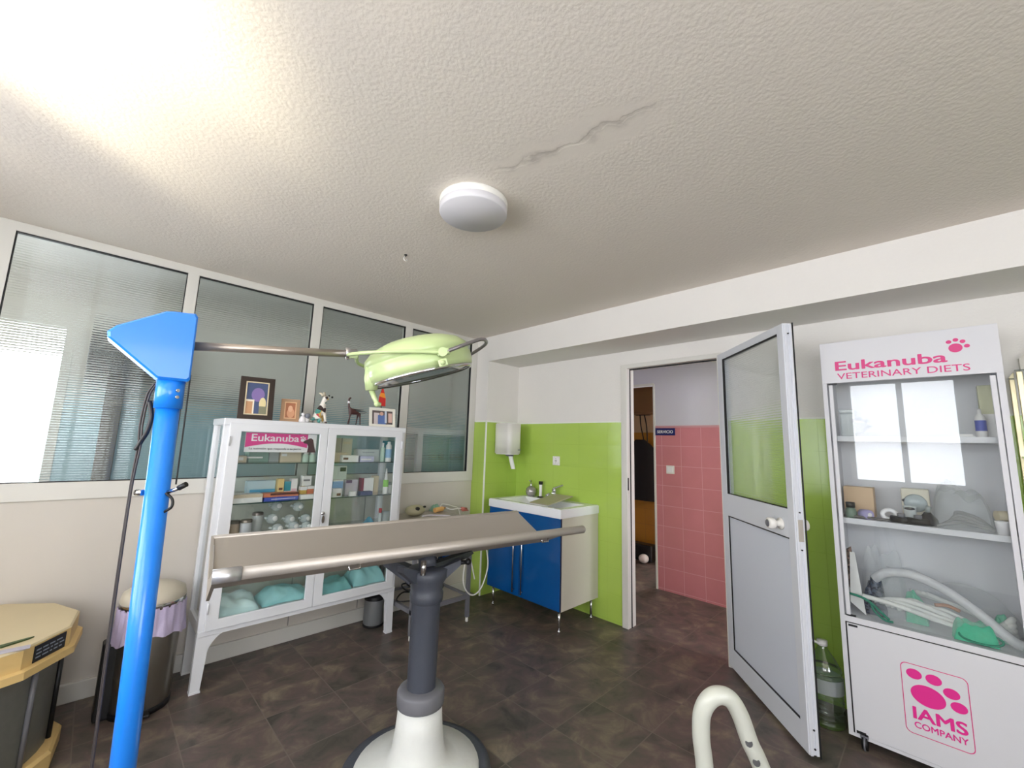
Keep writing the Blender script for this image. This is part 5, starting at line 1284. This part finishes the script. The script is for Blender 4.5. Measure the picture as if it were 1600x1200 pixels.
# middle shelf
z = 1.077
carton('carton', 'wide tan cardboard carton at the back of the middle display shelf', 'packet', 2.97, 3.06, .262, z, .155, .125, cm('tan_cardboard', 206, 176, 142), group='things in the display cabinet')
t = thing('dark_flask', 'green-grey flask with dark cap by the tan cardboard carton', 'flask', (2.89, .352, z))
MB().lathe([(0, .0), (.024, 0), (.026, .02), (.022, .045), (.014, .052)], (2.89, .352, z), 18).build('flask_body', mat('sage_glass', C(110, 130, 116), .3), t)
MB().lathe([(.014, .05), (.02, .052), (.02, .078), (0, .08)], (2.89, .352, z), 18).build('flask_cap', M_black, t)
t = thing('purple_roll', 'roll of lilac bandage lying on the middle display shelf', 'roll', (2.89, .292, z))
MB().tube([(2.875, .275, z + .024), (2.905, .308, z + .024)], .024, 20).build('bandage', cm('lilac_bandage', 172, 164, 208), t)
MB().tube([(2.873, .273, z + .024), (2.8755, .2755, z + .024)], .010, 14).build('roll_core', K_white, t)
t = thing('tape_roll', 'white ring-shaped tape roll leaning on the middle display shelf', 'tape roll', (2.90, .20, z))
MB().tube([Vector((2.895 + .006 * math.sin(a), .20 + .026 * math.cos(a), z + .034 + .022 * math.sin(a))) for a in (2 * PI * k / 24 for k in range(24))], .010, 10, closed=True).build('tape_ring', M_signw, t)
t = thing('pressure_gauge', 'square cream dial gauge standing on the middle display shelf', 'gauge', (3.02, .10, z))
MB().box(2.99, 3.05, .050, .155, z, z + .165, .006).build('gauge_case', mat('cream_case', C(216, 210, 192), .5), t)
MB().lathe([(0, 0), (.042, 0), (.044, .004), (.040, .008), (0, .008)], (2.990, .103, z + .095), 28, Matrix.Rotation(-PI / 2, 4, 'Y')).build('dial', mat('grey_dial', C(168, 178, 180), .2), t)
MB().prism(ell(.138, z + .105, .016, .008), 'x', 2.984, 2.989).build('dial_pointer', M_black, t)
def valve(lbl, x, y, rz):
    t = thing('valve_fitting', lbl, 'fitting', (x, y, z), rz, 'fittings on the middle display shelf')
    MB().tube([(-.04, 0, .018), (.04, 0, .018)], [.014, .017], 12).build('valve_body', M_black, t, local=True)
    MB().lathe([(.012, 0), (.015, .003), (.015, .018), (0, .02)], (0, 0, .03), 14).tube([(.0, .0, .018), (.0, -.03, .018)], .009, 10).build('valve_knob', M_greyl, t, local=True)
valve('dark valve fitting lying at the shelf front below the gauge', 2.872, .155, 1.3)
valve('dark valve fitting at the shelf front nearer the plastic sack', 2.868, .095, 1.7)
t = thing('breathing_mask', 'grey-black rubber breathing mask between gauge and plastic sack', 'mask', (2.94, .06, z))
MB().lathe([(.034, 0), (.038, .006), (.034, .03), (.018, .05), (.012, .06), (0, .061)], (2.94, .062, z), 20).build('mask_cup', mat('black_rubber', C(42, 42, 44), .4), t)
MB().tube([(2.94, .062, z + .058), (2.93, .055, z + .088)], .010, 12).build('mask_port', K_grey, t)
t = thing('measuring_cup', 'clear plastic cup standing in front of the dial gauge', 'cup', (2.895, .122, z))
MB().lathe([(0, .002), (.020, .002), (.024, .07), (.026, .085), (.024, .085), (.0, .006)], (2.895, .122, z), 20).build('cup_body', M_bulb, t)
MB().prism(ell(.122, z + .075, .02, .007), 'x', 2.868, 2.8695).build('cup_mark', M_black, t)
tag(MB().lathe([(0, 0), (.018, 0), (.024, .055), (.025, .058), (.022, .058), (0, .004)], (2.87, -.172, z), 20).build('paper_cup', M_signw), 'small white cup at the latch end of the middle display shelf', 'cup')
tag(MB().tube([(2.95, -.160, z + .026), (2.95, -.205, z + .026)], .026, 20).tube([(2.93, -.16, z + .074), (2.95, -.205, z + .076)], .022, 18).build('gauze_roll', mat('cream_gauze', C(220, 208, 180), .8)), 'cream gauze rolls stacked behind the small white cup', 'roll')
heap('plastic_sack', 'big crumpled clear plastic sack on the middle display shelf', 'sack', 2.86, 3.10, -.15, .045, z, .27, film_mat('smoky_clear_film', (.66, .70, .70, 1), .24, .2, 18, .7), 21)
for k in range(4):
    pts = [(2.88 + .02 * k, .03 - .02 * k, z + .010 + .008 * k), (2.90 + .02 * k, -.04, z + .03 + .014 * k), (2.93, -.10, z + .02 + .012 * k), (2.89 + .03 * k, -.145, z + .012)]
    tag(MB().tube(spline(pts), .008, 8).build('grey_hose', cm('smoke_grey_hose', 116, 112, 112)), 'smoke grey hose folded inside the clear sack on the middle shelf', 'hose', 'grey hoses in the clear sack')
tag(MB().tube(spline([(2.88, .38, z + .008), (2.87, .30, z + .010), (2.875, .22, z + .009), (2.90, .13, z + .008)]), .006, 8).build('grey_tube', cm('mid_grey_tube', 104, 100, 98)), 'thin grey tube lying along the middle display shelf front', 'hose')
# bottom compartment
z = .598
t = thing('white_card', 'white folded card propped at the hinge side of the bottom compartment', 'card', (2.92, .355, z))
MB().prism([(.325, z), (.385, z + .05), (.372, z + .30), (.352, z + .30)], 'x', 2.900, 2.903).build('card_front', K_white, t)
MB().prism([(.345, z + .02), (.398, z + .12), (.398, z + .30), (.372, z + .32)], 'x', 2.955, 2.958).build('card_back', patch_mat('speckled_dark_print', [C(58, 44, 40), C(120, 96, 84), C(40, 34, 34), C(150, 120, 108)], 90), t)
heap('mesh_pouch', 'dark blue net pouch behind the white card', 'pouch', 2.93, 3.03, .25, .335, z, .22, patch_mat('navy_net', [C(40, 48, 66), C(72, 82, 100), C(30, 34, 48), C(88, 96, 112)], 120), 31)
heap('clear_bag', 'upright clear plastic bag holding a mask at the back of bottom compartment', 'bag', 2.97, 3.12, .17, .345, z, .36, M_bag, 33)
heap('clear_bag', 'wide clear plastic bag full of hoses filling the bottom compartment', 'bag', 2.86, 3.13, -.20, .30, z, .25, M_bag, 35)
for k in range(7):
    r = random.Random(40 + k); y0 = .30 - .03 * k; ph = .3 * k
    pts = [(2.87 + .012 * k, .33 - .02 * k, z + .10 - .008 * k), (2.88 + .015 * k, .20 - .01 * k, z + .085 + .012 * (k % 3)), (2.90 + .012 * k, .05, z + .05 + .016 * (k % 4)), (2.92 + .01 * k, -.08, z + .03 + .02 * (k % 2)), (2.96, -.17, z + .04 + .012 * k), (3.05, -.13, z + .06), (3.07, .02, z + .10), (3.05, .16 - .01 * k, z + .13)]
    tag(MB().tube(spline(pts), .008 if k % 2 else .0115, 8).build('clear_hose', M_tubec), 'clear breathing hose coiled among others in the bottom compartment', 'hose', 'clear hoses in the bottom compartment')
tag(MB().tube(spline([(2.93, .285, z + .18), (2.92, .23, z + .225), (2.915, .14, z + .235), (2.91, .04, z + .20), (2.90, -.06, z + .13), (2.88, -.15, z + .05), (2.87, -.19, z + .03)]), .021, 14).build('clear_hose', film_mat('wide_clear_hose', (.84, .84, .86, 1), .5, .2, 30, .4)), 'wide translucent corrugated hose arching over the others', 'hose')
b = MB().tube(spline([(2.865, .385, z + .10), (2.86, .33, z + .092), (2.855, .29, z + .07), (2.855, .26, z + .04), (2.86, .235, z + .015)]), .006, 8).tube(spline([(2.86, .30, z + .075), (2.852, .285, z + .04), (2.85, .25, z + .012), (2.855, .22, z + .010)]), .005, 8)
tag(b.build('green_strap', M_tealdk), 'dark green elastic strap at the hinge side of the bottom compartment', 'strap')
tag(MB().tube([Vector((2.86 + .012 * math.sin(a), -.065 + .065 * math.cos(a), z + .030 + .022 * math.sin(a))) for a in (2 * PI * k / 28 for k in range(28))], .0045, 8, closed=True).build('green_strap', M_tealdk), 'dark green elastic loop lying at the front of the bottom compartment', 'strap')
heap('green_mask', 'sea green net mask at the front of the bottom compartment', 'mask', 2.855, 2.93, -.115, .02, z, .12, M_tealnet, 51)
heap('green_mask', 'small sea green net mask near the latch side of the bottom compartment', 'mask', 2.96, 3.03, -.165, -.10, z, .12, M_tealnet, 52)
heap('green_mask', 'sea green net mask tucked at the back among the hoses', 'mask', 2.95, 3.02, .10, .18, z, .15, M_tealnet, 53)
tag(MB().tube(spline([(2.90, .07, z + .12), (2.91, .03, z + .125), (2.92, -.01, z + .11)]), .008, 8).build('rust_connector', cm('rust_plastic', 168, 110, 70)), 'rust-coloured connector lying on the hoses', 'connector')

# ------------------------------------------------------------------ glass showcase at the frame's edge
t = thing('glass_showcase', 'glass showcase with brass-toned posts beside the display cabinet', 'showcase', (3.0, -.60, 0))
QX0, QX1, QY0, QY1 = 2.86, 3.15, -.95, -.27
b = MB()
for x in (QX0, QX1 - .018):
    for y in (QY0, QY1 - .018): b.box(x, x + .018, y, y + .018, 0, 1.79, .002)
b.build('post', mat('champagne_metal', C(196, 184, 150), .3, .7), t)
MB().box(QX0 - .005, QX1, QY0 - .005, QY1 + .005, 1.792, 1.798).build('top_pane', M_shelfglass, t)
MB().box(QX0 - .004, QX0 - .001, QY0 + .02, QY1 - .02, .12, 1.785).build('glass_pane', M_cabglass, t)
b = MB()
for z in (1.80, 1.52, 1.0): b.cyl((QX0 - .006, QY1 - .04, z - .014), (QX0 - .006, QY1 - .04, z + .014), .008).cyl((QX0 - .006, QY1 - .064, z - .014), (QX0 - .006, QY1 - .064, z + .014), .008)
b.build('glass_clip', M_chrome, t)
for z in (.10, .55, 1.0, 1.42): MB().box(QX0 + .004, QX1 - .004, QY0 + .004, QY1 - .004, z - .008, z).build('shelf', M_shelfglass, t)
tag(MB().prism([(-.31, 1.83), (-.60, 2.13), (-.60, 2.19), (-.31, 1.89)], 'x', 3.125, 3.162).build('wall_brace', mat('white_brace', C(214, 210, 200), .6)), 'slanted white brace on the wall above the glass showcase', 'brace')

# ------------------------------------------------------------------ water bottle by the door
wx, wy = 2.925, .525
t = thing('water_bottle', 'large clear ribbed water bottle on the floor between door and display cabinet', 'bottle', (wx, wy, 0))
pr = [(0, .004), (.070, .004), (.080, .015)]
zz = .03
while zz < .25:
    pr += [(.080, zz), (.076, zz + .010), (.080, zz + .020)]; zz += .024
pr += [(.080, .262), (.074, .285), (.050, .330), (.026, .368), (.020, .380), (.020, .396)]
M_pet = clear_glass('pale_green_pet', (.86, .93, .90, 1), 3.5, .08)
MB().lathe(pr, (wx, wy, 0), 30).build('bottle_body', M_pet, t)
MB().lathe([(.082, .17), (.0825, .24)], (wx, wy, 0), 30).build('paper_label', film_mat('faded_label', (.70, .72, .80, 1), .4, .5, 5, .05), t)
MB().lathe([(.021, .384), (.024, .386), (.024, .410), (0, .412)], (wx, wy, 0), 18).build('cap', K_white, t)
MB().tube(spline([(wx - .018, wy + .005, .392), (wx - .035, wy + .030, .405), (wx - .04, wy + .065, .415)], 5), .006, 8).build('carry_strap', K_white, t)

# ------------------------------------------------------------------ white tubular walker handle in front
t = thing('tubular_handle', 'white bent tubular handrail end with black screw plugs in the foreground', 'handrail', (1.03, .42, 0))
top = [(1.030, .408, .03), (1.030, .408, .40), (1.020, .408, .70), (1.007, .409, .792), (1.003, .402, .847), (1.015, .383, .878), (1.038, .361, .876), (1.059, .347, .843), (1.083, .336, .782), (1.108, .323, .728), (1.20, .275, .50), (1.30, .222, .25), (1.39, .178, .03)]
MB().tube(spline(top, 8), .0178, 18).build('rail', mat('ivory_lacquer', C(182, 184, 174), .3, var=.03), t)
b = MB()
for p in ((1.080, .338, .782), (1.0965, .330, .742)):
    c = Vector(p); nrm = Vector((-.84, -.30, .45)).normalized()
    b.tube([c + nrm * .012, c + nrm * .0235], .0072, 12)
b.build('screw_plug', M_black, t)
MB().lathe([(0, 0), (.022, 0), (.024, .02), (.019, .034), (0, .034)], (1.030, .408, 0), 16).lathe([(0, 0), (.022, 0), (.024, .02), (.019, .034), (0, .034)], (1.39, .178, 0), 16).build('rubber_foot', M_black, t)

# ------------------------------------------------------------------ light
w = bpy.data.worlds.new('sky'); scene.world = w; w.use_nodes = True
nt = w.node_tree; bg = nt.nodes['Background']
bg.inputs['Color'].default_value = (0.95, 0.93, 0.99, 1); bg.inputs['Strength'].default_value = 10.0
# low sun thrown up through the window by something shiny outside
gl = bpy.data.lights.new('sun_glint', 'SPOT'); gl.energy = 14000; gl.color = (1.0, .88, .66); gl.spot_size = math.radians(18); gl.spot_blend = 1.0; gl.shadow_soft_size = .6
go = bpy.data.objects.new('sun_glint', gl); COL.objects.link(go); go.location = (-3.2, -1.75, -.5)
go.rotation_euler = (Vector((.12, 1.28, ZC)) - Vector(go.location)).to_track_quat('-Z', 'Y').to_euler()
def portal(name, loc, direction, sx, sy):
    l = bpy.data.lights.new(name, 'AREA'); l.shape = 'RECTANGLE'; l.size = sx; l.size_y = sy; l.cycles.is_portal = True
    o = bpy.data.objects.new(name, l); COL.objects.link(o); o.location = loc
    o.rotation_euler = Vector(direction).to_track_quat('-Z', 'Y').to_euler(); return o
portal('portal', (XL - .10, .29, 1.71), (1, 0, 0), 1.05, 1.32)
portal('portal', (XL - .10, 1.72, 1.655), (1, 0, 0), 1.40, 1.42)
portal('portal', (XL - .10, -1.01, 1.73), (1, 0, 0), 1.09, 1.28)
portal('portal', (-.25, YB - .085, 1.55), (0, 1, 0), 1.52, 1.52)
# fill light added to brighten the corridor, hidden behind the head rail
tl = bpy.data.lights.new('corridor_fill', 'AREA'); tl.shape = 'RECTANGLE'; tl.size = 4.2; tl.size_y = .02; tl.energy = 2.2; tl.color = (1.0, .96, .90)
to = bpy.data.objects.new('corridor_fill', tl); COL.objects.link(to); to.location = (.9, YP + .075, ZC - .012); to.rotation_euler = Vector((0, 1, -.9)).to_track_quat('-Z', 'Y').to_euler()
portal('portal', ((XR + HX) / 2 + .05, -.69, 1.45), (0, 1, 0), .96, 1.28)
portal('portal', (-.675, CY + .08, 1.515), (0, -1, 0), 1.16, 1.14)

# ------------------------------------------------------------------ camera
cam = bpy.data.cameras.new('camera'); co = bpy.data.objects.new('camera', cam); COL.objects.link(co)
cam.sensor_fit = 'HORIZONTAL'; cam.sensor_width = 36; cam.lens = 653.05 / 1600 * 36; cam.clip_start = .02
yaw, pitch, roll = 0.777093433, 0.14422537, 0.0317177477
cy_, sy_, cp, sp_ = math.cos(yaw), math.sin(yaw), math.cos(pitch), math.sin(pitch)
fwd = Vector((sy_ * cp, cy_ * cp, sp_)); right = Vector((cy_, -sy_, 0)); up = right.cross(fwd)
r_ = right * math.cos(roll) + up * math.sin(roll); u_ = right * -math.sin(roll) + up * math.cos(roll)
co.matrix_world = Matrix(((r_.x, u_.x, -fwd.x, 0), (r_.y, u_.y, -fwd.y, 0), (r_.z, u_.z, -fwd.z, 1.4), (0, 0, 0, 1)))
scene.camera = co
scene.view_settings.view_transform = 'Standard'; scene.view_settings.look = 'None'
scene.view_settings.gamma = 1.0; scene.view_settings.use_curve_mapping = False
scene.view_settings.exposure = 0.28
scene.cycles.max_bounces = 14; scene.cycles.diffuse_bounces = 6; scene.cycles.transparent_max_bounces = 24; scene.cycles.transmission_bounces = 10
scene.cycles.sample_clamp_indirect = 12.0
scene.cycles.use_denoising = True
